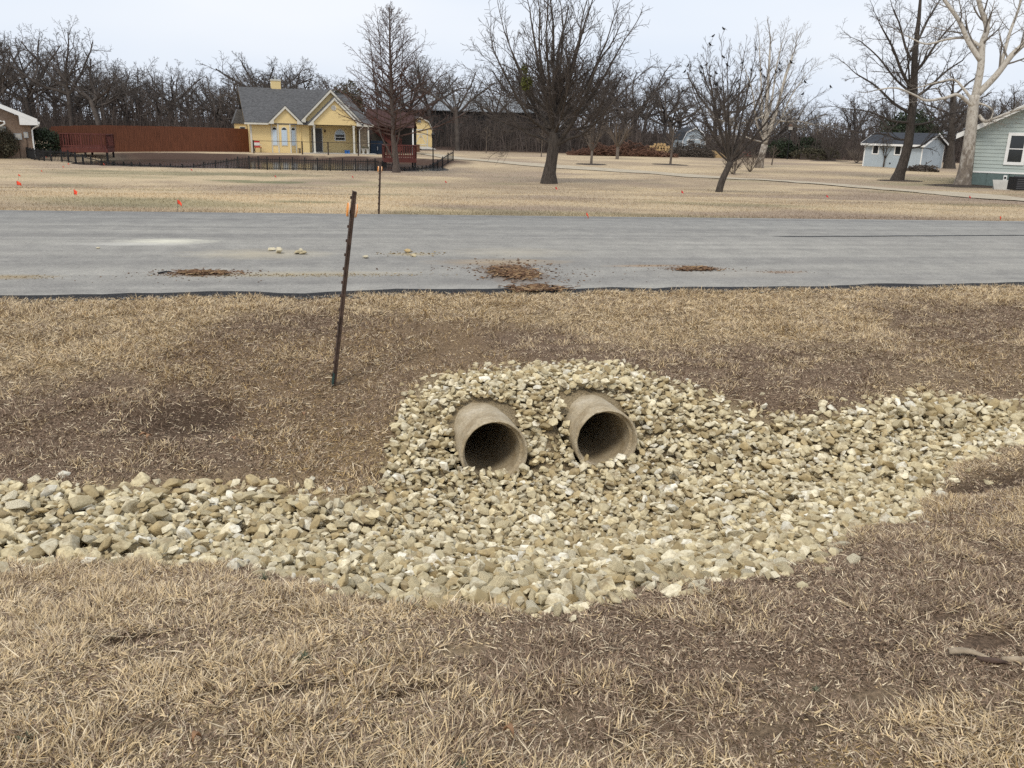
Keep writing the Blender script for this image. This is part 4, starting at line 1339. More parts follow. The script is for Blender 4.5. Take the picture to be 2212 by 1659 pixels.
# stone corner, right porch post, downspouts
MB().box((8.74 * K, -.35, -.1), (9.27 * K, 1.35, 2.36)).build('stone_wall', M['stone'], house)
cp = MB().box((9.34 * K, -.40, 0), (9.46 * K, -.28, 2.38)).build('porch_column', M['trim'], house)
MB().tube([(8.95 * K, -.52, 2.3), (8.80 * K, -.45, 2.12), (8.66 * K, -.40, 2.02), (8.66 * K, -.40, .05)], .045, 8).build('downspout', M['white'], house)
MB().tube([(3.95 * K, -.3, 2.36), (3.95 * K, -.06, 2.2), (3.95 * K, -.06, .05)], .035, 8).build('downspout', M['yellow'], house)
MB().box((4.0 * K, -1.4, -.12), (9.9 * K, 1.35, .02)).build('porch_slab', M['concrete_pale'], house)
ch = MB().box((2.10 * K, yc - .1, 4.6), (2.86 * K, yc + .75, 6.02)).build('chimney', M['yellow'], house)
MB().box((2.06 * K, yc - .14, 5.95), (2.90 * K, yc + .79, 6.06)).build('chimney_trim', M['trim'], ch)
MB().tube([(2.48 * K, yc + .3, 6.06), (2.48 * K, yc + .3, 6.22), (2.48 * K, yc + .3, 6.24), (2.48 * K, yc + .3, 6.34)], [.10, .10, .16, .06], 10).build('chimney_cap', M['steel'], ch)
MB().tube([(8.15 * K, 1.4, 3.7), (8.15 * K, 1.4, 4.05)], .05, 8).build('vent_pipe', M['white'], house)
# left wing seen past the gable end
wg = MB().box((-1.0, 3.6, -.1), (-.05, 6.6, 2.3)).build('wing_wall', M['yellow'], house)
MB().prism([(-1.25, 3.5, 2.28), (-.05, 3.5, 2.28), (-.05, 3.5, 3.5), (-.75, 3.5, 3.5)], (0, 3.2, 0)).build('wing_roof', M['shingle'], house)
window(house, -.62, -.22, 1.1, 2.0, 3.6, M['trim'], M['glass'], .05, False)
# things by the wall
def lp(px, y, z=0.0):
    return house.matrix_basis @ Vector((hx(px), y, z))
bpy.context.view_layer.update()
def hpos(px, y):
    v = Matrix.Translation(house.location) @ Matrix.Rotation(HYaw, 4, 'Z') @ Vector((hx(px), y, 0))
    return v
v = hpos(340, -.9)
chair = empty('folding_chair', (v.x, v.y, hz(v.x, v.y)), HYaw + .2, 'red and cream folding chair at the corner of the yellow house', 'chair')
MB().box((-.26, -.24, .40), (.26, .24, .45)).build('seat', M['red'], chair)
MB().prism([(-.26, .22, .46), (.26, .22, .46), (.28, .34, .95), (-.28, .34, .95)], (0, .03, 0)).build('backrest', M['red'], chair)
MB().prism([(-.24, .235, .56), (.24, .235, .56), (.26, .285, .80), (-.26, .285, .80)], (0, -.012, 0)).build('back_panel', M['trim'], chair)
for sx in (-.25, .25):
    MB().bar((sx, -.24, 0), (sx, .24, .42), .03).build('leg', M['black'], chair); MB().bar((sx, .24, 0), (sx, -.24, .42), .03).build('leg', M['black'], chair)
    MB().bar((sx * 1.1, -.24, .62), (sx * 1.1, .27, .62), .04).build('armrest', M['trim'], chair)
v = hpos(1720, -1.0)
tub = empty('plastic_tub', (v.x, v.y, hz(v.x, v.y) + .02), HYaw, 'small blue plastic tub on the porch of the yellow house', 'tub')
MB().prism([(-.20, -.16, 0), (.20, -.16, 0), (.20, .16, 0), (-.20, .16, 0)], (0, 0, .26)).build('body', M['blue'], tub)
MB().box((-.235, -.19, .26), (.235, .19, .30)).build('rim', M['blue'], tub)
MB().box((-.02, -.165, .02), (.02, -.161, .24)).build('stripe', M['navy'], tub)
v = hpos(985, -.4)
hd = empty('hose_reel', (v.x, v.y, hz(v.x, v.y)), HYaw, 'small brown hose box against the yellow wall', 'hose box')
MB().box((-.09, -.12, 0), (.09, .05, .34)).build('box', M['stone'], hd); MB().box((-.11, -.13, .34), (.11, .06, .40)).build('lid', M['mulch'], hd)
for i in range(2):
    v = hpos(1990 + 70 * i, -.75)
    pl = empty('porch_planter', (v.x, v.y, hz(v.x, v.y) + .02), 0, ['pale urn planter beside the stone porch corner', 'pale urn planter beside the white porch post'][i], 'planter')
    MB().tube([(0, 0, 0), (0, 0, .06), (0, 0, .12), (0, 0, .45), (0, 0, .48)], [.14, .13, .07, .19, .21], 12).build('urn', M['concrete_pale'], pl, True)
    MB().tube([(0, 0, .46), (.02, .01, .60), (.0, .02, .72)], [.13, .10, .02], 7).build('dead_plant', M['shrub'], pl)
v = hpos(2180, .8)
bl = empty('porch_locker', (v.x, v.y, hz(v.x, v.y)), HYaw, 'dark blue locker in the shade right of the porch post', 'locker')
MB().box((-.1, 0, 0), (1.0, .6, 1.15)).build('body', M['navy'], bl); MB().box((.43, -.012, .05), (.45, -.002, 1.1)).build('door_gap', M['black'], bl); MB().tube([(.52, -.03, .35), (.52, -.03, .65)], .02, 6).build('handle', M['white'], bl)

# ------------------------------------------------------------------ red carport with outside stairs, right of the house
cx0 = hpos(2130, 1.0); 
cp_ = empty('red_carport', (cx0.x, cx0.y, hz(cx0.x, cx0.y)), RAD(4), 'red metal roofed carport with steep red stairs beside the yellow house', 'carport')
CW, CD = 4.1, 6.0
MB().prism([(-.3, 0, 2.45), (CW, 0, 2.30), (CW - .2, CD * .5, 3.55), (-.3, CD * .5, 3.85)], (0, 0, .08)).build('roof', M['rust_roof'], cp_)
MB().prism([(-.3, CD, 2.3), (CW, CD, 2.25), (CW - .2, CD * .5, 3.55), (-.3, CD * .5, 3.85)], (0, 0, .08)).build('roof', M['rust_roof'], cp_)
for i in range(14):
    t_ = i / 13
    xa = -.3 + (CW + .3) * t_; xb = -.3 + (CW + .1) * t_
    MB().bar((xa, -.005, 2.54 - .15 * t_), (xb, CD * .5, 3.94 - .30 * t_), .035, .035).build('roof_rib', M['rust_roof'], cp_)
for xx in (CW - .12,):
    MB().box((xx - .06, .12, 0), (xx + .06, .24, 2.33)).build('white_post', M['white'], cp_)
MB().box((CW - .2, CD - .3, 0), (CW - .06, CD - .16, 2.28)).build('back_post', M['barn_wall'], cp_)
MB().box((-.2, CD - .2, 0), (CW - .1, CD - .05, 2.3)).build('back_wall', M['barn_wall'], cp_)
st = MB()
st.prism([(.2, 0.9, 2.5), (.2, 0.9, 2.1), (2.75, 0.9, .15), (2.95, 0.9, .42)], (0, .06, 0)); st.prism([(.2, 1.9, 2.5), (.2, 1.9, 2.1), (2.75, 1.9, .15), (2.95, 1.9, .42)], (0, .06, 0))
stairs = st.build('stair_stringers', M['redwood'], cp_)
for i in range(11):
    f_ = i / 10
    MB().box((.35 + 2.35 * f_, .97, 2.28 - 1.95 * f_), (.68 + 2.35 * f_, 1.89, 2.32 - 1.95 * f_)).build('tread', M['redwood'], stairs)
for yy in (.93, 1.93):
    MB().bar((.2, yy, 3.35), (2.9, yy, 1.25), .07, .09).build('handrail', M['redwood'], stairs)
    for i in range(17):
        f_ = i / 16
        MB().bar((.25 + 2.6 * f_, yy, 2.3 - 2.0 * f_), (.25 + 2.6 * f_, yy, 3.30 - 2.03 * f_), .05).build('baluster', M['redwood'], stairs)

# red deck with a railing, in front of the carport at the pond end
def red_deck(loc, rz, Wd, Dd, zf, hr, label, legs, open_back=False):
    r_ = empty('red_deck', loc, rz, label, 'deck')
    nb = int(Dd / .15)
    for i in range(nb):
        MB().box((0, i * .15, zf - .04), (Wd, i * .15 + .142, zf)).build('deck_board', M['redwood'], r_)
    MB().box((-.03, -.04, zf - .30), (Wd + .03, -.002, zf + .005)).build('fascia', M['redwood'], r_)
    MB().box((-.035, -.002, zf - .30), (-.002, Dd, zf + .005)).build('fascia', M['redwood'], r_)
    MB().box((Wd + .002, -.002, zf - .30), (Wd + .035, Dd, zf + .005)).build('fascia', M['redwood'], r_)
    for xx in np.linspace(.06, Wd - .06, legs):
        for yy in (.1, Dd - .1):
            MB().box((xx - .06, yy - .06, -.55), (xx + .06, yy + .06, zf - .05)).build('leg', M['black'], r_)
    sides = [((0, 0), (Wd, 0)), ((0, 0), (0, Dd)), ((Wd, 0), (Wd, Dd))] + ([] if open_back else [((0, Dd), (Wd, Dd))])
    for (a, b2) in sides:
        Ls = math.hypot(b2[0] - a[0], b2[1] - a[1])
        MB().bar((a[0], a[1], zf + hr), (b2[0], b2[1], zf + hr), .12, .045).build('top_rail', M['redwood'], r_)
        MB().bar((a[0], a[1], zf + .12), (b2[0], b2[1], zf + .12), .05, .09).build('bottom_rail', M['redwood'], r_)
        n_ = max(2, int(Ls / .16))
        for i in range(n_ + 1):
            f_ = i / n_
            pxx, pyy = a[0] + (b2[0] - a[0]) * f_, a[1] + (b2[1] - a[1]) * f_
            wide = .10 if i in (0, n_) or i % 8 == 0 else .055
            MB().bar((pxx, pyy, zf + .0), (pxx, pyy, zf + hr - .02), wide).build('baluster', M['redwood'], r_)
    return r_
dk = hit(728 * 1.0, 300)
rd = at(837, 345, 63.0)
rdk = red_deck((rd[0] - .2, rd[1], -1.0), RAD(13), 2.25, 1.8, .40, .87, 'red railed deck at the end of the pond behind the cypress', 2)
ld = at(134, 327, 61.0)
red_deck((ld[0], ld[1], -.72), RAD(11), 2.95, 1.9, .36, .92, 'red railed deck over the pond in front of the brown fence', 3)

# ------------------------------------------------------------------ brown picket fence
f0 = at(116, 318, 62.5); f1 = at(539, 327, 76.0)
fl = math.hypot(f1[0] - f0[0], f1[1] - f0[1]); fa = math.atan2(f1[1] - f0[1], f1[0] - f0[0])
fence = empty('privacy_fence', (f0[0], f0[1], 0), fa, 'tall brown stained picket fence running from the brick house to the yellow house', 'fence')
nsec = 7
for s_ in range(nsec):
    mb = MB()
    npk = int(fl / nsec / .145)
    wp = fl / nsec / npk
    for i in range(npk):
        xx = s_ * fl / nsec + i * wp
        zz = hz(f0[0] + math.cos(fa) * xx, f0[1] + math.sin(fa) * xx)
        jt = random.uniform(-.012, .012)
        mb.box((xx + .004, random.uniform(-.006, .006), zz - .05), (xx + wp - .004, .02, zz + 1.92 + jt))
    pn = mb.build('fence_section', M['fencewood'], fence)
    za = hz(f0[0] + math.cos(fa) * (s_ + .5) * fl / nsec, f0[1] + math.sin(fa) * (s_ + .5) * fl / nsec)
    for zz in (.35, 1.55):
        MB().box((s_ * fl / nsec, .022, za + zz), ((s_ + 1) * fl / nsec, .06, za + zz + .09)).build('fence_rail', M['fencewood'], pn)
for s_ in range(nsec + 1):
    zz = hz(f0[0] + math.cos(fa) * s_ * fl / nsec, f0[1] + math.sin(fa) * s_ * fl / nsec)
    MB().box((s_ * fl / nsec - .05, .062, zz - .2), (s_ * fl / nsec + .05, .16, zz + 1.8)).build('fence_post', M['fencewood'], fence)

# ------------------------------------------------------------------ pond and low iron fence
nP = 72
ring = []
for i in range(nP):
    a = 2 * math.pi * i / nP
    lo_, hi_ = .3, 1.4
    for _ in range(30):
        mid_ = (lo_ + hi_) / 2
        xx = POND_C[0] + mid_ * POND_A * math.cos(a) * 1.2; yy = POND_C[1] + mid_ * POND_B * math.sin(a) * 1.2
        if float(pond_mask(np.array([xx]), np.array([yy]))[0]) < 1.03: lo_ = mid_
        else: hi_ = mid_
    ring.append((xx, yy))
pond = link('pond_water', np_mesh('pond_water', [(POND_C[0], POND_C[1], POND_Z)] + [(x, y, POND_Z) for x, y in ring], tris=[(0, 1 + i, 1 + (i + 1) % nP) for i in range(nP)]), M['water'])
tag(pond, kind='structure')

path = [(18, 322), (49, 327), (74, 332), (102, 336), (127, 338), (151, 341), (176, 344.5), (202, 348), (233, 351.5), (265, 353), (299, 355), (334, 356.5), (371, 358), (409, 359), (445, 360.5), (480, 361.5), (546, 364), (577, 366), (607, 366), (640, 366.5), (673, 367.5), (703, 368), (733, 368.5), (767, 369), (797, 369), (826, 367.5), (854, 367), (869, 365), (893, 361.5), (920, 357.5), (948, 353.5), (979, 350.5)]
def hit_plane(px, py, z):
    d = ray(px, py)
    return np.array([0, 0, EYE]) + d * ((z - EYE) / d[2])
PW = [hit_plane(px, py, float(np.interp(px, [18, 150, 260, 850, 979], [-.62, -.85, -1.1, -1.1, -.88]))) for px, py in path]
# far right return of the fence, running back towards the yellow shed
last = PW[-1]
PW2 = [np.array(q_) for q_ in PW]
acc = [0]
for a, b2 in zip(PW2[:-1], PW2[1:]): acc.append(acc[-1] + float(np.hypot(*(b2 - a)[:2])))
tot = acc[-1]
nst = int(tot / .76)
iron = empty('iron_fence', (PW2[0][0], PW2[0][1], 0), 0, 'low black iron fence of short spiked panels around the pond', 'fence')
ox, oy = PW2[0][0], PW2[0][1]
ss = np.linspace(0, tot, nst + 1)
fx_ = np.interp(ss, acc, [q_[0] for q_ in PW2]); fy_ = np.interp(ss, acc, [q_[1] for q_ in PW2])
fz_ = height(fx_, fy_, False)
FH = .70
pm = MB(); pm.box((-.032, -.032, -.15), (.032, .032, FH + .03)); pm.box((-.04, -.04, FH + .03), (.04, .04, FH + .05))
pm.prism([(-.028, -.028, FH + .05), (.028, -.028, FH + .05), (.028, .028, FH + .05), (-.028, .028, FH + .05)], (0, 0, .025))
pme = pm.mesh('fence_post'); pme.materials.append(M['black'])
for i in range(nst + 1):
    o = link('fence_post', pme, None, iron); o.location = (fx_[i] - ox, fy_[i] - oy, fz_[i])
for i in range(nst):
    a = Vector((fx_[i] - ox, fy_[i] - oy, fz_[i])); b2 = Vector((fx_[i + 1] - ox, fy_[i + 1] - oy, fz_[i + 1]))
    mb = MB()
    for hh, tk in ((.10, .035), (FH - .10, .045)):
        mb.bar(a + Vector((0, 0, hh)), b2 + Vector((0, 0, hh)), tk)
    for j in range(1, 7):
        p_ = a.lerp(b2, j / 7)
        mb.bar(p_ + Vector((0, 0, .03)), p_ + Vector((0, 0, FH + (.02 if j % 2 else -.03))), .026)
    mb.build('fence_panel', M['black'], iron)

# cable rail along the house side of the pond
cr_ = [(1, 780), ]
rail = None
rp = [at(px, py, 70.5) for px, py in ((548, 320), (653, 324), (709, 327), (774, 328.5), (838, 330.5), (858, 332))]
rail = empty('cable_rail', (rp[0][0], rp[0][1], 0), 0, 'thin brown post and cable rail between pond and yellow house', 'railing')
tops = []
for q_ in rp:
    g = hz(q_[0], q_[1])
    MB().box((q_[0] - rp[0][0] - .045, q_[1] - rp[0][1] - .045, g - .1), (q_[0] - rp[0][0] + .045, q_[1] - rp[0][1] + .045, g + 1.02)).build('rail_post', M['mulch'], rail)
    tops.append(Vector((q_[0] - rp[0][0], q_[1] - rp[0][1], g + .98)))
for a, b2 in zip(tops[:-1], tops[1:]):
    MB().bar(a, b2, .035).build('cable', M['mulch'], rail)

# lamp post by the yellow shed
lb_ = at(935.5, 342, 66)
lamp = empty('lamp_post', (lb_[0], lb_[1], hz(lb_[0], lb_[1])), 0, 'slim black lamp post in front of the yellow shed', 'lamp post')
MB().tube([(0, 0, -.1), (0, 0, .15), (0, 0, .2), (0, 0, 1.95)], [.09, .09, .05, .04], 8).build('pole', M['black'], lamp)
ln_ = MB().tube([(0, 0, 1.95), (0, 0, 2.0), (0, 0, 2.25)], [.06, .09, .12], 6).build('lantern', M['black'], lamp)
MB().tube([(0, 0, 2.02), (0, 0, 2.22)], [.085, .11], 6).build('glass', M['concrete_pale'], ln_)
MB().tube([(0, 0, 2.25), (0, 0, 2.42), (0, 0, 2.48)], [.15, .04, .015], 6).build('cap', M['black'], ln_)

# ------------------------------------------------------------------ gambrel sheds
def gambrel(name, loc, rz, W, L, hw, hr, wall, roof, trim, label, door, ramp_=False):
    r_ = empty(name, loc, rz, label, 'shed')
    s1, zk = W * .36, hw + (hr - hw) * .62
    prof = [(-W / 2, hw), (-s1, zk), (0, hr), (s1, zk), (W / 2, hw)]
    MB().prism([(-W / 2, 0, .18), (W / 2, 0, .18), (W / 2, 0, hw)] + [(x, 0, z) for x, z in prof[1:-1][::-1]] + [(-W / 2, 0, hw)], (0, L, 0)).build('wall', wall, r_)
    for (a, b2) in zip(prof[:-1], prof[1:]):
        MB().prism([(a[0] * 1.03, -.16, a[1] + .01), (b2[0] * 1.03, -.16, b2[1] + .01), (b2[0] * 1.03, -.16, b2[1] + .08), (a[0] * 1.03, -.16, a[1] + .08)], (0, L + .3, 0)).build('roof', roof, r_)
        MB().prism([(a[0] * 1.035, -.185, a[1] - .06), (b2[0] * 1.035, -.185, b2[1] - .06), (b2[0] * 1.035, -.185, b2[1] + .06), (a[0] * 1.035, -.185, a[1] + .06)], (0, .02, 0)).build('verge', trim, r_)
    for sx in (-1, 1):
        MB().box((sx * W / 2 - .06, -.02, .18), (sx * W / 2 + .06, -.002, hw)).build('corner_board', trim if wall is not M['yellow'] else M['yellow'], r_)
        for yy in (.1, L - .2):
            MB().box((sx * W * .45 - .1, yy, -.25), (sx * W * .45 + .1, yy + .2, .178)).build('pier', M['mulch'], r_)
    MB().box((-W / 2, .02, .08), (W / 2, .06, .178)).build('skid', M['black'], r_)
    x0, x1, z0, z1 = door
    fr = MB()
    fr.box((x0 - .1, -.03, z0), (x0, -.002, z1)); fr.box((x1, -.03, z0), (x1 + .1, -.002, z1)); fr.box((x0 - .1, -.03, z1), (x1 + .1, -.002, z1 + .1))
    fr.build('door_frame', trim, r_)
    xm = (x0 + x1) / 2
    for a, b2 in ((x0 + .01, xm - .012), (xm + .012, x1 - .01)):
        dl = MB().box((a, -.018, z0 + .02), (b2, -.003, z1 - .01)).build('door', wall, r_)
        for zz in (z0 + .12, z1 - .45):
            MB().box((a, -.034, zz), (b2, -.0185, zz + .08)).build('batten', trim, dl)
        MB().bar((a + .04, -.027, z0 + .2) if a < xm - .1 else (b2 - .04, -.027, z0 + .2), (b2 - .04, -.027, z1 - .48) if a < xm - .1 else (a + .04, -.027, z1 - .48), .07, .014, (0, 1, 0)).build('brace', trim, dl)
        MB().box((b2 - .09 if a < xm - .1 else a + .03, -.045, z0 + .9), (b2 - .03 if a < xm - .1 else a + .09, -.036, z0 + 1.05)).build('handle', M['steel'], dl)
    if ramp_:
        MB().prism([(x0 - .05, -.05, .2), (x1 + .15, -.05, .2), (x1 + .55, -1.5, -.02), (x0 + .35, -1.5, -.02)], (0, 0, .06)).build('ramp', M['concrete_pale'], r_)
    return r_, L
b0 = hit(906, 318.5)
Yd = 96.0
b0 = at(906, 318.5, Yd)
ysd, L_ = gambrel('yellow_shed', (b0[0], b0[1], hz(b0[0], b0[1]) + .12), RAD(24), 2.75, 3.4, 2.05, 3.30, M['yellow'], M['shingle'], M['trim'], 'yellow gambrel garden shed with double doors and a pale ramp', (-.55, .85, .28, 1.95), True)
gv_ = MB().prism([(-.22, -.03, 2.75), (.22, -.03, 2.75), (.12, -.03, 3.05), (-.12, -.03, 3.05)], (0, .02, 0)).build('gable_vent', M['steel'], ysd)
sw = MB().box((-1.425, 1.0, .95), (-1.377, 1.5, 1.8)).build('side_window', M['glass'], ysd)
MB().box((-1.44, .95, 1.36), (-1.427, 1.55, 1.42)).build('meeting_rail', M['trim'], sw)
b1 = at(1478, 333, 100.0)
gsd, L_ = gambrel('blue_grey_shed', (b1[0] + 1.0, b1[1], hz(b1[0], b1[1])), RAD(12), 2.7, 3.0, 1.75, 3.05, M['bluegrey'], M['shingle_dark'], M['white'], 'pale blue grey gambrel shed at the edge of the wood behind a brush heap', (-.72, .72, .25, 1.75))
MB().box((-1.40, 1.2, 1.0), (-1.352, 1.7, 1.5)).build('side_window', M['glass'], gsd)
# brick stack beside the yellow shed
b2_ = at(868, 324, 88)
bs = empty('paver_stack', (b2_[0], b2_[1], hz(b2_[0], b2_[1])), RAD(10), 'low stack of reddish pavers beside the yellow shed', 'paver stack')
for i in range(4):
    for j in range(5):
        for kk in range(4):
            MB().box((i * .45 + .01, j * .22 + .005, kk * .18), (i * .45 + .44, j * .22 + .21, kk * .18 + .17)).build('paver', M['debris'], bs)

# ------------------------------------------------------------------ grey shed on the right
sA = at(1864, 355.5, 78)
sr = RAD(27)
shed = empty('grey_shed', (sA[0], sA[1], hz(sA[0], sA[1])), sr, 'pale blue grey shed with dark gable roof and two small windows', 'shed')
SLn, SWd, SHt, SRg = 5.1, 3.9, 1.95, 2.85
shed.rotation_euler = (0, 0, RAD(-50))
W1 = MB(); W1.box((0, 0, -.05), (SLn, SWd, SHt)); W1.build('wall', M['bluegrey'], shed)
for xx in (.002, SLn - .122):
    MB().prism([(xx, 0, SHt + .001), (xx, SWd, SHt + .001), (xx, SWd / 2, SRg - .03)], (.12, 0, 0)).build('gable_wall', M['bluegrey'], shed)
for (ya, yb) in ((-.28, SWd / 2), (SWd + .28, SWd / 2)):
    za = SHt - .06
    MB().prism([(-.3, ya, za), (SLn + .3, ya, za), (SLn + .3, yb, SRg), (-.3, yb, SRg)], (0, 0, .07)).build('roof', M['shingle_dark'], shed)
    for xx in (-.33, SLn + .305):
        MB().prism([(xx, ya, za - .08), (xx, yb, SRg - .08), (xx, yb, SRg + .08), (xx, ya, za + .08)], (.025, 0, 0)).build('verge_board', M['white'], shed)
MB().box((-.3, -.31, SHt - .17), (SLn + .3, -.285, SHt + .0)).build('fascia', M['white'], shed)
for xx in (0, SLn):
    MB().box((xx - .05, -.025, -.03), (xx + .05, -.002, SHt - .08)).build('corner_board', M['white'], shed)
MB().box((SLn + .002, SWd - .06, -.03), (SLn + .025, SWd + .03, SHt)).build('corner_board', M['white'], shed)
for xc in (1.0, 3.0):
    window(shed, xc - .23, xc + .23, 1.12, 1.78, 0, M['white'], M['glass'], .09, False)
MB().tube([(2.45, -.03, .35), (2.45, .0, .35)], .07, 10).build('vent', M['black'], shed)

# ------------------------------------------------------------------ sage green house at the right edge
gA = at(2084, 383, 50)
gh = empty('green_house', (gA[0], gA[1], hz(gA[0], gA[1])), RAD(-30), 'sage green clapboard house with white window and dark green skirting', 'house')
GW, EV, PK = 9.6, 3.02, 5.55
SKT = .78
MB().box((0, .06, -.1), (GW, 9.0, SKT)).build('skirting', M['green_dark'], gh)
for i in range(9):
    MB().box((i * 1.1 + .02, .03, -.05), (i * 1.1 + 1.06, .058, SKT - .06)).build('skirting_panel', M['green_dark'], gh)
MB().prism([(0, .05, SKT), (GW, .05, SKT), (GW, .05, EV), (GW / 2, .05, PK), (0, .05, EV)], (0, 8.95, 0)).build('wall', M['green'], gh)
pw = .20
zz = SKT + .02
while zz < PK - .2:
    ztop = zz + pw
    def xr(z):
        return (0, GW) if z <= EV else ((z - EV) / (PK - EV) * GW / 2, GW - (z - EV) / (PK - EV) * GW / 2)
    a0, a1 = xr(zz); c0, c1 = xr(ztop)
    # lap board: thicker at its lower edge
    MB().add([(a0, .012, zz), (a1, .012, zz), (c1, .040, ztop + .012), (c0, .040, ztop + .012), (a0, .049, zz), (a1, .049, zz), (c1, .049, ztop + .012), (c0, .049, ztop + .012)],
             [(0, 1, 2, 3), (7, 6, 5, 4), (0, 4, 5, 1), (1, 5, 6, 2), (2, 6, 7, 3), (3, 7, 4, 0)]).build('siding_plank', M['green'], gh)
    zz += pw
MB().box((-.04, .005, SKT - .07), (GW + .04, .045, SKT + .02)).build('sill_board', M['white'], gh)
sl_ = (PK - EV) / (GW / 2)
for s_ in (0, 1):
    xe = -.75 if s_ == 0 else GW + .75
    ze_ = EV - .75 * sl_
    MB().prism([(xe, -.42, ze_ + .05), (GW / 2, -.42, PK + .05), (GW / 2, 9.4, PK + .05), (xe, 9.4, ze_ + .05)], (0, 0, .10)).build('roof', M['shingle_dark'], gh)
    MB().prism([(xe, -.45, ze_ - .12), (GW / 2, -.45, PK - .12), (GW / 2, -.45, PK + .16), (xe, -.45, ze_ + .16)], (0, .028, 0)).build('verge_board', M['white'], gh)
    MB().prism([(xe, -.418, ze_ - .02), (GW / 2, -.418, PK - .02), (GW / 2, .04, PK - .02), (xe, .04, ze_ - .02)], (0, 0, .06)).build('soffit', M['white'], gh)
window(gh, 1.95, 2.62, 1.35, 2.75, .012, M['white'], M['glass'], .16, True, .05)
dbx = MB().box((1.92, -.03, .36), (2.10, .028, .62)).build('meter', M['white'], gh)
MB().tube([(2.01, -.035, .49), (2.01, -.06, .49)], .06, 10).build('dial', M['glass'], dbx)
ac = empty('heat_pump', at(2204, 386, 45.0) * np.array([1, 1, 0]) + np.array([0, 0, hz(*at(2204, 386, 45.0)[:2])]), RAD(3), 'dark heat pump unit beside the green house wall', 'heat pump')
MB().box((-.40, -.35, .03), (.40, .35, .68)).build('cabinet', M['black'], ac)
for i in range(6): MB().box((-.36, -.365, .10 + i * .09), (.36, -.352, .14 + i * .09)).build('louvre', M['door_dark'], ac)
MB().tube([(0, 0, .68), (0, 0, .72)], .3, 14).build('fan_guard', M['door_dark'], ac)
vb = at(2163, 384, 46.3)
vbx = empty('utility_board', (vb[0], vb[1], hz(vb[0], vb[1])), 0, 'pale board leaning on the green skirting', 'board')
MB().prism([(-.42, -.3, 0), (.42, -.3, 0), (.42, .0, .50), (-.42, .0, .50)], (0, .04, .01)).build('board', M['concrete_pale'], vbx)
MB().bar((-.3, .05, 0), (-.3, .02, .45), .05).build('batten', M['concrete_pale'], vbx)

# ------------------------------------------------------------------ brick house at the left edge
bA = at(72, 321, 60)
bh = empty('brick_house', (bA[0], bA[1], hz(bA[0], bA[1])), RAD(30), 'brown brick house end with white eaves, gutters and meter boxes', 'house')
BE, BS = 2.38, .48
MB().prism([(-9, 0, -.1), (0, 0, -.1), (0, 0, BE), (-4.5, 0, BE + 4.5 * BS), (-9, 0, BE)], (0, 9, 0)).build('wall', M['brick'], bh)
for s_ in (0, 1):
    xe = .45 if s_ == 0 else -9.45
    ze_ = BE - .45 * BS
    MB().prism([(xe, -.5, ze_ + .32), (-4.5, -.5, BE + 4.5 * BS + .14), (-4.5, 9.4, BE + 4.5 * BS + .14), (xe, 9.4, ze_ + .32)], (0, 0, .09)).build('roof', M['shingle'], bh)
    MB().prism([(xe, -.53, ze_ + .12), (-4.5, -.53, BE + 4.5 * BS - .10), (-4.5, -.53, BE + 4.5 * BS + .22), (xe, -.53, ze_ + .40)], (0, .028, 0)).build('verge_board', M['white'], bh)
MB().prism([(-.62, -.525, BE - .22), (.45, -.525, BE - .22), (.46, -.525, BE + .0), (-.62, -.525, BE + .42)], (0, .5, 0)).build('boxed_eave', M['white'], bh)
MB().box((.46, -.5, BE - .14), (.57, 9.0, BE + .0)).build('gutter', M['white'], bh)
MB().tube([(.50, -.45, BE - .14), (.48, -.4, BE - .25), (.16, -.12, BE - .42), (.06, -.07, BE - .55), (.04, -.07, .1), (.18, -.2, .04)], .05, 8).build('downspout', M['white'], bh)
# lower porch roof of the same house
MB().prism([(-6, -1.6, BE - .02), (-1.55, -1.6, BE - .02), (-6, -1.6, BE + .02 + 4.45 * .36)], (0, 1.58, 0)).build('porch_gable', M['white'], bh)
MB().tube([(-1.50, -1.5, BE + .02), (-1.50, -1.5, BE - .16), (-1.7, -1.4, BE - .28), (-2.35, -1.2, BE - .42), (-2.45, -1.15, BE - .55), (-2.45, -1.15, BE - 1.0)], .055, 8).build('downspout', M['white'], bh)
for (x0, z0, ww, hh, mt) in ((-1.95, 1.62, .48, .42, 'steel'), (-1.05, 1.20, .46, .40, 'steel'), (-.46, 1.32, .26, .38, 'steel')):
    mbx = MB().box((x0, -.10, z0), (x0 + ww, -.002, z0 + hh)).build('meter_box', M[mt], bh)
    MB().box((x0 + .06, -.112, z0 + .06), (x0 + ww - .06, -.102, z0 + hh - .06)).build('lid', M['concrete_pale'], mbx)
    MB().tube([(x0 + ww * .5, -.05, z0), (x0 + ww * .5, -.05, -.05)], .022, 6).build('conduit', M['post'], mbx)

# ------------------------------------------------------------------ barn hidden in the wood
bn = at(1010, 245, 118)
barn = empty('barn', (bn[0] - 2, bn[1], hz(bn[0], bn[1])), RAD(4), 'long dark barn with grey metal roof hidden behind the trees', 'barn')
MB().box((-9, 0, -.1), (13, 9, 4.6)).build('wall', M['barn_wall'], barn)
MB().prism([(-9.5, -.5, 4.5), (13.5, -.5, 4.5), (13.5, 4.5, 6.6), (-9.5, 4.5, 6.6)], (0, 0, .12)).build('roof', M['barn_metal'], barn)
MB().prism([(-9.5, 9.5, 4.5), (13.5, 9.5, 4.5), (13.5, 4.5, 6.6), (-9.5, 4.5, 6.6)], (0, 0, .12)).build('roof', M['barn_metal'], barn)
MB().box((2, -.04, 0), (5.5, -.002, 4)).build('door', M['black'], barn)

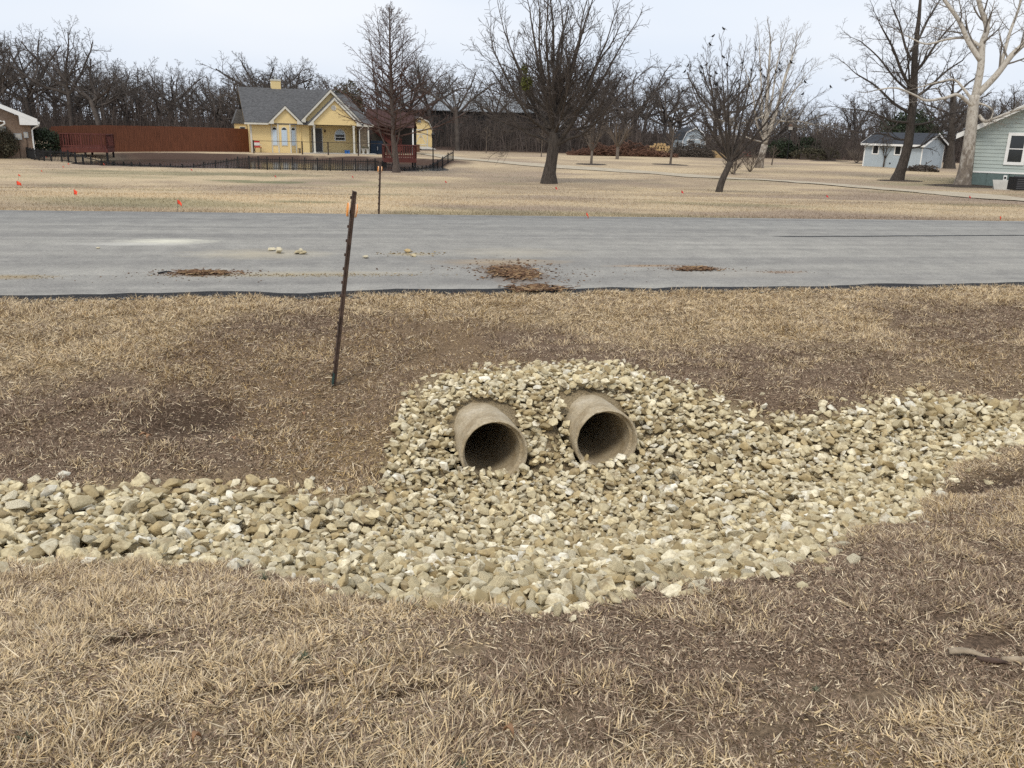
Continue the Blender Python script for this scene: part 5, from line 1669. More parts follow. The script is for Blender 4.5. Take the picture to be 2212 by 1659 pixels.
# ------------------------------------------------------------------ gravel drive
gp = [(930, 333), (985, 343), (1100, 352), (1200, 360), (1300, 366.5), (1420, 374.5), (1560, 385), (1750, 396), (1900, 407), (2050, 418), (2212, 432), (2330, 443)]
GPW = [hit(px, py) for px, py in gp]
gd = [0]
for a, b2 in zip(GPW[:-1], GPW[1:]): gd.append(gd[-1] + float(np.hypot(*(b2 - a)[:2])))
sg = np.linspace(0, gd[-1], 160)
gx_ = np.interp(sg, gd, [q_[0] for q_ in GPW]); gy_ = np.interp(sg, gd, [q_[1] for q_ in GPW])
for _ in range(6):
    gx_[1:-1] = (gx_[:-2] + 2 * gx_[1:-1] + gx_[2:]) / 4; gy_[1:-1] = (gy_[:-2] + 2 * gy_[1:-1] + gy_[2:]) / 4
tx_, ty_ = np.gradient(gx_), np.gradient(gy_); ln2 = np.hypot(tx_, ty_)
nx_, ny_ = -ty_ / ln2, tx_ / ln2
Vg, Qg = [], []
for i in range(160):
    hw_ = .85 + .3 * float(vnoise(np.array([sg[i] * .5]), np.array([0.0]), 91))
    for j, f_ in enumerate((-1, -.5, 0, .5, 1)):
        xx, yy = gx_[i] + nx_[i] * hw_ * f_, gy_[i] + ny_[i] * hw_ * f_
        Vg.append((xx, yy, 0))
Vg = np.array(Vg); Vg[:, 2] = height(Vg[:, 0], Vg[:, 1], False) + .035
for i in range(159):
    for j in range(4):
        k = i * 5 + j
        Qg.append((k, k + 5, k + 6, k + 1))
drv = link('gravel_drive', np_mesh('gravel_drive', Vg, quads=Qg, smooth=True), M['gravel'])
tag(drv, kind='structure')
# ------------------------------------------------------------------ bare trees
def frustums(segs, k):
    """independent tapered prisms for (p0, p1, r0, r1) rows"""
    A = np.array(segs, float)
    p0, p1, r0, r1 = A[:, 0:3], A[:, 3:6], A[:, 6], A[:, 7]
    d = p1 - p0
    d /= np.maximum(np.linalg.norm(d, axis=1), 1e-9)[:, None]
    ref = np.where((np.abs(d[:, 2]) < .9)[:, None], np.array([0, 0, 1.0]), np.array([1.0, 0, 0]))
    s = np.cross(d, ref); s /= np.linalg.norm(s, axis=1)[:, None]
    t = np.cross(d, s)
    a = 2 * np.pi * np.arange(k) / k
    ring = s[:, None] * np.cos(a)[None, :, None] + t[:, None] * np.sin(a)[None, :, None]
    V = np.concatenate([p0[:, None] + ring * r0[:, None, None], p1[:, None] + ring * r1[:, None, None]], 1).reshape(-1, 3)
    b = (np.arange(len(A)) * 2 * k)[:, None]
    j = np.arange(k)[None]; jn = (np.arange(k)[None] + 1) % k
    Q = np.stack([b + j, b + jn, b + k + jn, b + k + j], -1).reshape(-1, 4)
    return V, Q

class Tree:
    def __init__(self, seed):
        self.r = random.Random(seed); self.thick = []; self.thin = []; self.tips = []
        self.big = []
    def seg(self, p, q, r0, r1):
        (self.thick if r0 > .035 else self.thin).append((*p, *q, r0, r1))
    def branch(self, p, d, L, r, lev, P):
        """P: list of per-level dicts n, wig, trop, kids, ang, lr, rr, from"""
        c = P[lev]; rnd = self.r
        n = c['n']; st = L / n
        p = Vector(p); d = Vector(d).normalized()
        rend = max(c.get('tip', .35) * r, P[-1].get('rmin', .006) * .6)
        pts = [(p.copy(), d.copy(), r)]
        for i in range(n):
            d = d + Vector((rnd.gauss(0, 1), rnd.gauss(0, 1), rnd.gauss(0, 1))) * c['wig'] + Vector((0, 0, 1)) * c['trop']
            d.normalize()
            q = p + d * st
            r0 = r + (rend - r) * i / n; r1 = r + (rend - r) * (i + 1) / n
            self.seg(p, q, r0, r1)
            p = q
            pts.append((p.copy(), d.copy(), r1))
        if lev + 1 < len(P):
            e = P[lev + 1]
            kids = c['kids'] if isinstance(c['kids'], int) else rnd.randint(*c['kids'])
            az = rnd.uniform(0, 6.28)
            for kx in range(kids):
                t = c.get('from', .25) + (1 - c.get('from', .25)) * (kx + rnd.uniform(.2, .9)) / kids
                f = min(t, .999) * n; i = int(f); f -= i
                pa, da, ra = pts[i]; pb, db, rb = pts[i + 1]
                pp = pa.lerp(pb, f); dd = da.lerp(db, f).normalized(); rr = ra + (rb - ra) * f
                ang = c['ang'] * rnd.uniform(.7, 1.3)
                az += 2.4 + rnd.uniform(-.5, .5)
                s = dd.orthogonal().normalized(); s.rotate(Matrix.Rotation(az, 3, dd))
                nd = dd * math.cos(ang) + s * math.sin(ang)
                ll = L * c['lr'] * rnd.uniform(.7, 1.2) * (1 - c.get('short', .45) * t)
                self.branch(pp, nd, ll, max(rr * c['rr'], P[-1].get('rmin', .006)), lev + 1, P)
        else:
            self.tips.append(p.copy())
    def trunk(self, pts, rads):
        self.big.append((pts, rads))
    def build(self, name, loc, label, bark, twig, group=None, cat='tree', rz=0, extra=None):
        root = empty(name, loc, rz, label, cat, group)
        mb = MB()
        for pts, rads in self.big: mb.tube(pts, rads, 12)
        tk = mb.build('trunk', bark, root, True)
        segs = self.thick
        Vs, Qs, off = [], [], 0
        for sg, k in ((self.thick, 6), (self.thin, 3)):
            if sg:
                V, Q = frustums(sg, k); Vs.append(V); Qs.append(Q + off); off += len(V)
        me = np_mesh('crown', np.concatenate(Vs), quads=np.concatenate(Qs), smooth=False)
        me.materials.append(twig)
        cr = link('crown', me, None, root)
        return root

def curve_pts(pts, n=4):
    """Catmull-Rom through the given points"""
    P = [Vector(p) for p in pts]
    out = []
    for i in range(len(P) - 1):
        a, b, c, d = P[max(i - 1, 0)], P[i], P[i + 1], P[min(i + 2, len(P) - 1)]
        for k in range(n):
            t = k / n
            out.append(.5 * ((2 * b) + (c - a) * t + (2 * a - 5 * b + 4 * c - d) * t * t + (3 * b - a - 3 * c + d) * t ** 3))
    out.append(P[-1])
    return out

def limb(T, pts, r0, r1, P, lev, kids, ang, lr, rr=.5, start=.3, n=4):
    """a hand placed limb (part of the trunk) that sprouts branches"""
    C = curve_pts(pts, n)
    m_ = len(C)
    rads = [r0 + (r1 - r0) * i / (m_ - 1) for i in range(m_)]
    T.trunk(C, rads)
    Lt = sum((C[i + 1] - C[i]).length for i in range(m_ - 1))
    rnd = T.r; az = rnd.uniform(0, 6)
    for k in range(kids):
        t = start + (1 - start) * (k + rnd.uniform(.2, .9)) / kids
        f = min(t, .999) * (m_ - 1); i = int(f); f -= i
        pp = C[i].lerp(C[i + 1], f); dd = (C[i + 1] - C[i]).normalized()
        az += 2.4 + rnd.uniform(-.4, .4)
        s = dd.orthogonal().normalized(); s.rotate(Matrix.Rotation(az, 3, dd))
        a = ang * rnd.uniform(.7, 1.3)
        T.branch(pp, dd * math.cos(a) + s * math.sin(a), lr * rnd.uniform(.7, 1.25) * (1 - .4 * t), max(rads[i] * rr, .008), lev, P)
    # leader goes on
    T.branch(C[-1], (C[-1] - C[-2]), lr * .9, r1 * .95, lev, P)

def L5(n, wig, trop, kids, ang, lr, rr, **kw):
    d = dict(n=n, wig=wig, trop=trop, kids=kids, ang=ang, lr=lr, rr=rr); d.update(kw); return d

# -- the big oak in the middle of the lawn
oakb = hit(1186, 396)
OD = oakb[1]
def rel(px, py, base, dy=0.0):
    """survey pixel -> offset from a tree's base, at its distance (dy nearer or farther)"""
    q_ = at(px, py, base[1] + dy)
    return Vector((q_[0] - base[0], dy, q_[2] - base[2]))
T = Tree(3)
PO = [L5(6, .07, .06, 8, .62, .52, .5, tip=.3), L5(5, .09, .04, 7, .58, .56, .62), L5(4, .12, .03, 4, .65, .55, .65), L5(3, .16, .0, 0, .7, .5, .6, rmin=.0095)]
T.trunk([Vector((0, 0, -.3)), Vector((0, 0, .05)), Vector((0, .0, .5)), rel(1191, 350, oakb), rel(1196, 315, oakb), rel(1198, 285, oakb)], [.52, .42, .31, .27, .27, .27])
fork = rel(1198, 290, oakb)
for (tx, ty, dy, r0, kd) in [(1205, 120, .3, .21, 9), (1165, 110, -.8, .15, 8), (1245, 105, .8, .17, 8), (1120, 150, 1.2, .13, 8), (1290, 140, -1.0, .14, 8), (1085, 150, -.9, .11, 8), (1330, 120, .9, .11, 8), (1215, 90, 2.2, .12, 7), (1180, 90, -2.4, .12, 7), (1075, 215, 1.4, .09, 7), (1330, 215, -1.6, .09, 7), (1060, 250, -.6, .06, 6), (1310, 255, 1.0, .06, 6), (1150, 60, 1.8, .12, 8), (1260, 60, -1.8, .12, 8), (1225, 200, -2.6, .10, 7), (1160, 210, 2.6, .10, 7), (1105, 110, .4, .10, 8), (1310, 90, .2, .10, 8), (1195, 50, -.4, .13, 8)]:
    e = rel(tx, ty, oakb, dy)
    s0 = fork + Vector((0, 0, T.r.uniform(-.5, .5) + (.3 if ty < 130 else -.2)))
    dv = e - s0
    mid = s0 + dv * .45 + Vector((dv.x * .10, dv.y * .1, -.08 * abs(dv.x)))
    limb(T, [s0, s0 + dv * .18 + Vector((dv.x * .06, 0, 0)), mid, e], r0 * .95, r0 * .36, PO, 1, kd, .54, 2.5, .46, .38)
big_oak = T.build('oak_tree', oakb, 'large bare oak with a dark fan of limbs in the middle of the lawn', M['bark'], M['twig'])
# mistletoe in it
def leaf_clump(name, centre, rad, n, size, mat, parent=None, seed=0, squash=1.0):
    r_ = np.random.default_rng(seed)
    P = r_.normal(size=(n, 3)); P /= np.linalg.norm(P, axis=1)[:, None]
    P *= (r_.uniform(.15, 1, n) ** .5)[:, None] * np.array([rad[0], rad[1], rad[2]])
    P *= (.75 + .5 * fbm(P[:, 0] / rad[0] * 2 + seed, P[:, 2] / rad[2] * 2, seed, 2))[:, None]
    a = r_.normal(size=(n, 3)); a /= np.linalg.norm(a, axis=1)[:, None]
    b = np.cross(a, r_.normal(size=(n, 3))); b /= np.linalg.norm(b, axis=1)[:, None]
    s = (size * r_.uniform(.6, 1.3, n))[:, None]
    c = P + np.array(centre)
    V = np.stack([c - a * s, c + b * s * .5, c + a * s, c - b * s * .5], 1).reshape(-1, 3)
    Q = np.arange(4 * n).reshape(-1, 4)
    return link(name, np_mesh(name, V, quads=Q), mat, parent)
mt = rel(1137, 178, oakb, -1.0)
leaf_clump('mistletoe', mt, (.28, .28, .36), 420, .055, M['mistletoe'], big_oak, 4)
leaf_clump('mistletoe', rel(1133, 150, oakb, -1.0), (.18, .18, .25), 160, .05, M['mistletoe'], big_oak, 5)
mr = leaf_clump('fallen_leaves', (0, 0, 0), (1, 1, .02), 10, .01, M['mulch'], big_oak, 6)
bpy.data.objects.remove(mr)

# -- bald cypress at the pond fence
cyb = hit(856, 372.5)
T = Tree(8)
hc = rel(842, 18, cyb).z
T.trunk([Vector((0, 0, -.3)), Vector((0, 0, .05)), Vector((0, 0, .5)), rel(850, 300, cyb), rel(846, 200, cyb), rel(842, 100, cyb), rel(841, 18, cyb)], [.36, .28, .20, .15, .105, .06, .015])
PC = [L5(5, .06, .06, 9, .6, .36, .55), L5(4, .10, .03, 4, .7, .5, .65), L5(3, .14, .02, 0, .7, .5, .6, rmin=.009)]
for i in range(92):
    t = (i + .5) / 92
    z = .22 * hc + t * .77 * hc
    ax_ = rel(850 - 9 * t, 300 - 282 * t, cyb)
    az = i * 2.4 + T.r.uniform(-.3, .3)
    Lb = (3.7 * (1 - t) ** .75 + .4) * T.r.uniform(.65, 1.15)
    up = .12 + .9 * t
    T.branch((ax_.x * .9, 0, z), (math.cos(az), math.sin(az), up), Lb, .042 * (1 - t) + .013, 0, PC)
for (tx, ty, dy) in [(795, 60, .4), (815, 35, -.3), (872, 75, .3), (868, 150, -.5), (806, 150, .6)]:
    e = rel(tx, ty, cyb, dy); s0 = rel(848, ty + 190, cyb)
    limb(T, [s0, s0.lerp(e, .35) + Vector(((e.x - s0.x) * .35, 0, -.2)), s0.lerp(e, .7) + Vector(((e.x - s0.x) * .15, 0, 0)), e], .05, .012, PC, 1, 14, .6, .7, .5, .2)
T.build('cypress_tree', cyb, 'tall bare conical cypress with reddish twigs at the pond fence', M['bark_red'], M['twig_red'])

# -- small tree with perched birds
bib = hit(1553, 415)
T = Tree(12)
PB = [L5(6, .06, .05, 8, .42, .55, .55), L5(5, .08, .05, 6, .42, .55, .55), L5(4, .10, .04, 3, .5, .5, .6), L5(3, .13, .02, 0, .6, .5, .6, rmin=.007)]
f1_ = rel(1578, 350, bib)
T.trunk(curve_pts([Vector((0, 0, -.25)), Vector((0.0, 0, .02)), rel(1560, 390, bib), rel(1570, 368, bib), f1_], 3), [.20, .185, .17, .155, .15, .145, .14, .135, .13, .13, .13, .13, .12])
for (tx, ty, dy, r0) in [(1572, 175, .3, .075), (1600, 165, -.3, .07), (1535, 180, -.5, .06), (1650, 185, .4, .08), (1700, 205, -.4, .06), (1500, 200, .4, .055), (1625, 150, .9, .055), (1560, 155, -1.0, .055), (1665, 250, .7, .05), (1475, 235, -.6, .05), (1725, 240, .2, .05), (1530, 160, .9, .05), (1670, 165, -.9, .05), (1515, 245, .9, .045)]:
    e = rel(tx, ty, bib, dy)
    s0 = f1_ + Vector((0, 0, T.r.uniform(-.12, .1)))
    dv = e - s0
    limb(T, [s0, s0 + dv * .2 + Vector((dv.x * .05, 0, 0)), s0 + dv * .55 + Vector((dv.x * .06, dv.y * .1, 0)), e], r0, r0 * .3, PB, 1, 7, .46, 1.4, .48, .28)
T.build('maple_tree', bib, 'bare leaning small tree with forked trunk and black birds in its top', M['bark'], M['twig'])
birds_T = [t_ for t_ in T.tips if t_.z > 3.6]
random.shuffle(birds_T)
# -- white sycamore behind it
s2b = hit(1640, 363)
T2 = Tree(15)
PS = [L5(6, .08, .05, 7, .55, .5, .5), L5(5, .10, .04, 6, .6, .52, .6), L5(4, .13, .03, 5, .6, .5, .6), L5(3, .15, .02, 0, .6, .5, .6, rmin=.008)]
sf = rel(1652, 312, s2b)
T2.trunk([Vector((0, 0, -.3)), Vector((0, 0, .05)), rel(1643, 345, s2b), sf], [.45, .36, .27, .25])
for (tx, ty, dy, r0) in [(1664, 95, .3, .19), (1712, 120, -.8, .17), (1640, 100, 1.2, .10), (1690, 90, 1.6, .10), (1740, 165, .8, .09), (1610, 150, -1.2, .08), (1760, 270, 1.0, .06), (1545, 255, -.5, .07), (1570, 285, .8, .06), (1720, 100, 2.0, .08)]:
    e = rel(tx, ty, s2b, dy)
    s0 = sf + Vector((0, 0, 0)) if r0 > .15 else sf.lerp(rel(1660, 180, s2b), T2.r.uniform(.02, .5))
    dv = e - s0
    limb(T2, [s0, s0 + dv * .3 + Vector((dv.x * .08, 0, -.1)), s0 + dv * .65 + Vector((0, dv.y * .1, .12)), e], r0, r0 * .3, PS, 1, 10, .55, 1.9, .42, .25)
T2.build('sycamore_tree', s2b, 'slender white barked sycamore behind the tree with birds', M['sycamore'], simple('pale_twigs', (0.26, 0.235, 0.205), .9, .25, 1.0))

# -- dark oak and big mottled sycamore by the green house
o2b = hit(1938, 390)
T = Tree(19)
PO2 = [L5(6, .10, .03, 7, .75, .5, .5), L5(5, .14, .02, 6, .75, .52, .6), L5(4, .17, .01, 6, .75, .55, .6), L5(3, .20, .0, 0, .7, .5, .6, rmin=.0075)]
tp = [Vector((0, 0, -.3)), Vector((0, 0, .05)), rel(1950, 355, o2b), rel(1962, 310, o2b), rel(1968, 260, o2b), rel(1974, 200, o2b), rel(1976, 120, o2b), rel(1985, 40, o2b), rel(1990, -30, o2b)]
T.trunk(curve_pts(tp, 2), [.55, .50, .42, .33, .30, .28, .27, .25, .24, .23, .22, .20, .17, .14, .11, .08, .05])
for (tx, ty, dy, r0, sy) in [(1850, 160, .5, .10, 245), (1905, 60, -.6, .11, 190), (2080, 130, .6, .10, 215), (2060, 50, -1.0, .10, 165), (1830, 235, -1.0, .08, 265), (2090, 240, 1.2, .08, 270), (1880, 290, 1.3, .07, 300), (1930, 20, 1.2, .09, 130), (2030, 0, 1.0, .08, 110), (1960, 120, -2.2, .09, 230), (1990, 110, 2.4, .09, 220), (2040, 290, -.8, .06, 320), (1860, 90, 2.0, .08, 200)]:
    e = rel(tx, ty, o2b, dy); s0 = rel(1968, sy, o2b)
    dv = e - s0
    limb(T, [s0, s0 + dv * .3 + Vector((0, 0, -.12)), s0 + dv * .65 + Vector((0, 0, .10)), e], r0, r0 * .35, PO2, 1, 9, .7, 2.0, .5, .2)
o2 = T.build('oak_tree', o2b, 'dark bare oak with wide horizontal branches in front of the grey shed', M['bark'], M['twig'])

s1b = hit(2078, 401)
T = Tree(23)
PS1 = [L5(7, .10, .03, 6, .7, .5, .5), L5(5, .13, .03, 6, .7, .52, .6), L5(4, .16, .02, 5, .7, .5, .6), L5(3, .18, .0, 0, .7, .5, .6, rmin=.007)]
tp = [Vector((0, 0, -.3)), Vector((0.0, 0, .02)), rel(2086, 365, s1b), rel(2095, 300, s1b), rel(2102, 235, s1b), rel(2106, 205, s1b)]
T.trunk(curve_pts(tp, 2), [.66, .57, .48, .41, .37, .34, .31, .29, .28, .27, .26])
def sl_limb(pts, r0, r1, kids, lr, dyk=0.0):
    C = [rel(px, py, s1b, dy) for px, py, dy in pts]
    limb(T, C, r0, r1, PS1, 1, kids + 3, .75, lr * 1.15, .36, .25)
sl_limb([(2106, 210, 0), (2118, 150, 0), (2122, 95, .1), (2132, 60, .1), (2118, 15, .1), (2105, -40, .2)], .21, .11, 7, 2.2)
sl_limb([(2110, 205, 0), (2150, 165, -.2), (2185, 120, -.4), (2215, 90, -.6), (2240, 40, -.8)], .19, .10, 7, 2.2)
sl_limb([(2118, 130, 0), (2092, 90, .3), (2072, 45, .5), (2040, 0, .8), (2010, -50, 1.0)], .15, .07, 6, 1.8)
sl_limb([(2102, 232, 0), (2070, 205, -.3), (2040, 212, -.5), (2000, 217, -.8), (1975, 205, -.9), (1935, 190, -1.2), (1890, 195, -1.4)], .10, .03, 7, 1.0)
sl_limb([(2104, 222, 0), (2080, 190, .5), (2060, 172, .8), (2025, 178, 1.0), (1980, 190, 1.2)], .085, .03, 6, 1.0)
sl_limb([(2119, 100, 0), (2085, 82, .6), (2045, 85, .8), (2000, 95, 1.1), (1960, 78, 1.4)], .09, .03, 7, 1.2)
sl_limb([(2115, 250, 0), (2128, 262, -.4), (2150, 255, -.7), (2190, 240, -1.0), (2230, 225, -1.4)], .10, .045, 5, 1.1)
sl_limb([(2110, 222, 0), (2130, 228, -.4), (2145, 240, -.6), (2140, 258, -.7)], .06, .03, 3, .5)
sl_limb([(2160, 150, -.2), (2180, 75, .5), (2200, 20, .8), (2215, -40, 1.0)], .10, .05, 6, 1.6)
T.build('sycamore_tree', s1b, 'thick mottled white sycamore beside the green house', M['sycamore'], simple('sycamore_twigs', (0.20, 0.175, 0.15), .9, .3, 1.0))

# -- dark trunk behind the shed, saplings, bushes on the lawn
def sapling(px, py, hpx, spread_, seed, label, kind='vase', thick=.05, cat='tree', mat='bark_young'):
    b = hit(px, py)
    T = Tree(seed)
    hh = rel(px, py - hpx, b).z
    Pq = [L5(5, .07, .06, 6, .45, .5, .6), L5(4, .10, .04, 5, .5, .5, .65), L5(3, .13, .02, 0, .5, .5, .6, rmin=.008)]
    if kind == 'vase':
        T.trunk([Vector((0, 0, -.15)), Vector((0, 0, .02)), Vector((.02, 0, hh * .3))], [thick * 1.3, thick, thick * .85])
        for i in range(9):
            az = i * 2.4
            T.branch((.02, 0, hh * .28), (math.cos(az) * spread_, math.sin(az) * spread_, 1), hh * .72 * T.r.uniform(.75, 1.1), thick * .5, 0, Pq)
    elif kind == 'bush':
        T.trunk([Vector((0, 0, -.1)), Vector((0, 0, .1))], [thick, thick * .8])
        for i in range(16):
            az = i * 2.4
            T.branch((.05 * math.cos(az), .05 * math.sin(az), 0), (math.cos(az) * spread_, math.sin(az) * spread_, 1), hh * T.r.uniform(.7, 1.05), thick * .4, 0, Pq)
    else:
        T.trunk([Vector((0, 0, -.15)), Vector((0, 0, .02)), Vector((.05, 0, hh * .5)), Vector((.06, 0, hh))], [thick * 1.3, thick, thick * .7, .01])
        for i in range(14):
            az = i * 2.4
            T.branch((.05, 0, hh * (.4 + .55 * i / 14)), (math.cos(az), math.sin(az), .8 * spread_ + .4), hh * .3 * (1.2 - i / 14), thick * .3, 0, Pq)
    return T.build('young_tree' if cat == 'tree' else 'bare_shrub', b, label, M[mat], M[mat], 'young trees and bare shrubs on the lawn', cat)
sapling(1277, 354, 95, .55, 31, 'young vase shaped tree right of the big oak', 'vase', .10)
sapling(1333, 344, 92, .85, 32, 'broad young tree with upswept grey branches beside the reddish brush pile', 'vase', .16)
sapling(1050, 331, 60, .4, 33, 'thin young tree standing before the dark wood left of the big oak', 'pole', .05)
sapling(1169, 339, 60, .4, 34, 'thin young tree just behind the big oak trunk', 'pole', .05)
sapling(1448, 355, 85, .5, 35, 'slightly leaning young tree in a dark mulch ring', 'pole', .10)
sapling(1586, 377, 60, .5, 36, 'thin young trunk right behind the tree with birds', 'pole', .07)
sapling(1582, 376, 35, .7, 37, 'small twiggy shrub at the foot of a thin young trunk', 'bush', .03, 'shrub')
sapling(1620, 371, 50, .75, 38, 'many stemmed bare shrub in front of the white sycamore', 'bush', .05, 'shrub')
sapling(1667, 357, 45, .4, 39, 'thin young tree right of the white sycamore trunk', 'pole', .06)
sapling(1908, 361, 62, .45, 40, 'small forked tree against the grey shed wall', 'vase', .07, 'tree', 'bark')
sapling(1850, 352, 34, 1.0, 41, 'low spreading bare shrub left of the grey shed', 'bush', .05, 'shrub')
sapling(1792, 347, 75, .5, 42, 'dense bare shrub in a mulch ring before the wood', 'bush', .09, 'shrub', 'bark')
tb = hit(2050, 364)
T = Tree(44)
T.trunk([Vector((0, 0, -.2)), Vector((0, 0, .05)), rel(2052, 330, tb), rel(2056, 280, tb), rel(2060, 200, tb)], [.62, .52, .36, .30, .22])
for i in range(9):
    az = i * 2.4
    T.branch(rel(2056, 290 - i * 10, tb), (math.cos(az), math.sin(az), .7), 3.4, .11, 1, PO2)
T.build('oak_tree', tb, 'dark oak trunk between the grey shed and the mottled sycamore', M['bark'], M['twig'])

# ------------------------------------------------------------------ birds
def make_bird():
    root = empty('blackbird', (0, 0, 0))
    bm = bmesh.new()
    bmesh.ops.create_uvsphere(bm, u_segments=10, v_segments=7, radius=1)
    for v_ in bm.verts:
        x, y, z = v_.co
        v_.co = (x * .085 + (.0 if x < 0 else .01), y * .048, z * .055 + x * .035)
    me = bpy.data.meshes.new('body'); bm.to_mesh(me); bm.free(); me.materials.append(M['bird'])
    me.polygons.foreach_set('use_smooth', [True] * len(me.polygons))
    link('body', me, None, root)
    hd_ = MB(); hd_.tube([(.055, 0, .05), (.075, 0, .07), (.095, 0, .085), (.108, 0, .083)], [.028, .034, .028, .008], 8)
    h_ = hd_.build('head', M['bird'], root, True)
    MB().tube([(.105, 0, .083), (.140, 0, .076)], [.010, .002], 5).build('beak', M['bird'], h_)
    MB().prism([(-.06, -.018, -.02), (-.06, .018, -.02), (-.20, .026, -.075), (-.20, -.026, -.075)], (0, 0, .008)).build('tail', M['bird'], root)
    for s_ in (-1, 1):
        MB().tube([(.0, .018 * s_, -.035), (.008, .018 * s_, -.09)], .004, 4).build('leg', M['bird'], root)
    return root
birds = birds_T[:34]
b0_ = make_bird()
for i, t_ in enumerate(birds):
    o = b0_ if i == 0 else copy_tree(b0_)
    o.location = (bib[0] + t_.x, bib[1] + t_.y, bib[2] + t_.z + .06)
    o.rotation_euler = (0, 0, random.uniform(0, 6.28))
    o.scale = (.72, .72, .72)
    tag(o, 'black bird perched on a top twig of the leaning small tree', 'bird', 'black birds in the leaning tree')

# ------------------------------------------------------------------ the wood behind: individual oaks from a few grown shapes
protos = []
PW_ = [L5(6, .14, .04, 7, .75, .52, .55), L5(5, .20, .03, 6, .8, .56, .64), L5(4, .24, .02, 5, .8, .55, .62), L5(3, .25, .0, 0, .8, .5, .6, rmin=.015)]
for k in range(7):
    T = Tree(60 + k)
    rr_ = T.r
    H_ = 12.5
    lean = rr_.uniform(-.8, .8)
    nt_ = 5.0 + rr_.uniform(-1, 1)
    tp = [Vector((0, 0, -.4)), Vector((0, 0, .1)), Vector((lean * .3, 0, nt_ * .5)), Vector((lean, rr_.uniform(-.4, .4), nt_))]
    T.trunk(curve_pts(tp, 3), [.42, .40, .36, .33, .31, .29, .28, .27, .26, .25])
    for i in range(7 + k % 3):
        az = i * 2.4 + rr_.uniform(-.4, .4)
        up = rr_.uniform(.3, 1.25)
        T.branch(Vector((lean * .9, 0, nt_ * rr_.uniform(.72, 1.0))), (math.cos(az), math.sin(az), up), rr_.uniform(4.6, 6.8), rr_.uniform(.11, .19), 0, PW_)
    mb = MB()
    for pts, rads in T.big: mb.tube(pts, rads, 8)
    tme = mb.mesh('trunk', True); tme.materials.append(M['wood_far'])
    Vs, Qs, off = [], [], 0
    for sg, kk in ((T.thick, 5), (T.thin, 3)):
        V, Q = frustums(sg, kk); Vs.append(V); Qs.append(Q + off); off += len(V)
    cme = np_mesh('crown', np.concatenate(Vs), quads=np.concatenate(Qs)); cme.materials.append(M['wood_far'])
    protos.append((tme, cme, len(T.thin)))
    print('proto', k, len(T.thick), len(T.thin))

def skyline(px):
    """height of the tree tops in the survey picture"""
    return np.interp(px, [-200, 0, 60, 150, 230, 330, 400, 450, 520, 590, 660, 720, 780, 900, 1000, 1100, 1350, 1420, 1500, 1600, 1700, 1790, 1850, 1950, 2100, 2300], [50, 55, 60, 62, 80, 100, 105, 170, 110, 85, 110, 150, 165, 95, 95, 110, 105, 110, 130, 140, 190, 225, 190, 200, 190, 190])
WR = random.Random(77)
nw = 0
for row, (Yr, step, fac) in enumerate(((101, 66, 1.06), (113, 74, 1.08), (128, 78, 1.0))):
    px = -160 + row * 23
    while px < 2380:
        pxx = px + WR.uniform(-16, 16)
        px += step * WR.uniform(.75, 1.3)
        Yt = Yr + WR.uniform(-4, 4)
        b = at(pxx, 320, Yt)
        g = hz(b[0], b[1])
        # keep clear of the buildings
        if 820 < pxx < 960 and Yt < 106: continue
        if 960 < pxx < 1130 and 114 < Yt < 131: continue
        if 1440 < pxx < 1530 and Yt < 108: continue
        if 1770 < pxx < 2160 and row == 0: Yt = 108
        top = at(pxx, skyline(pxx) + WR.uniform(-16, 60), Yt)[2]
        hh = (top - g) * fac
        s_ = max(.38, hh / 11.8)
        tme, cme, _ = protos[WR.randrange(len(protos))]
        root = empty('woodland_oak', (b[0], b[1], g - .05), WR.uniform(0, 6.28), ['gnarled bare oak at the front edge of the wood', 'bare oak in the second rank of the wood', 'bare oak deep in the wood'][row], 'tree', 'bare oaks of the wood, rank %d' % (row + 1))
        wd = s_ * WR.uniform(.85, 1.15)
        root.scale = (wd, wd, s_)
        link('trunk', tme, None, root); link('crown', cme, None, root)
        nw += 1
print('wood trees', nw)

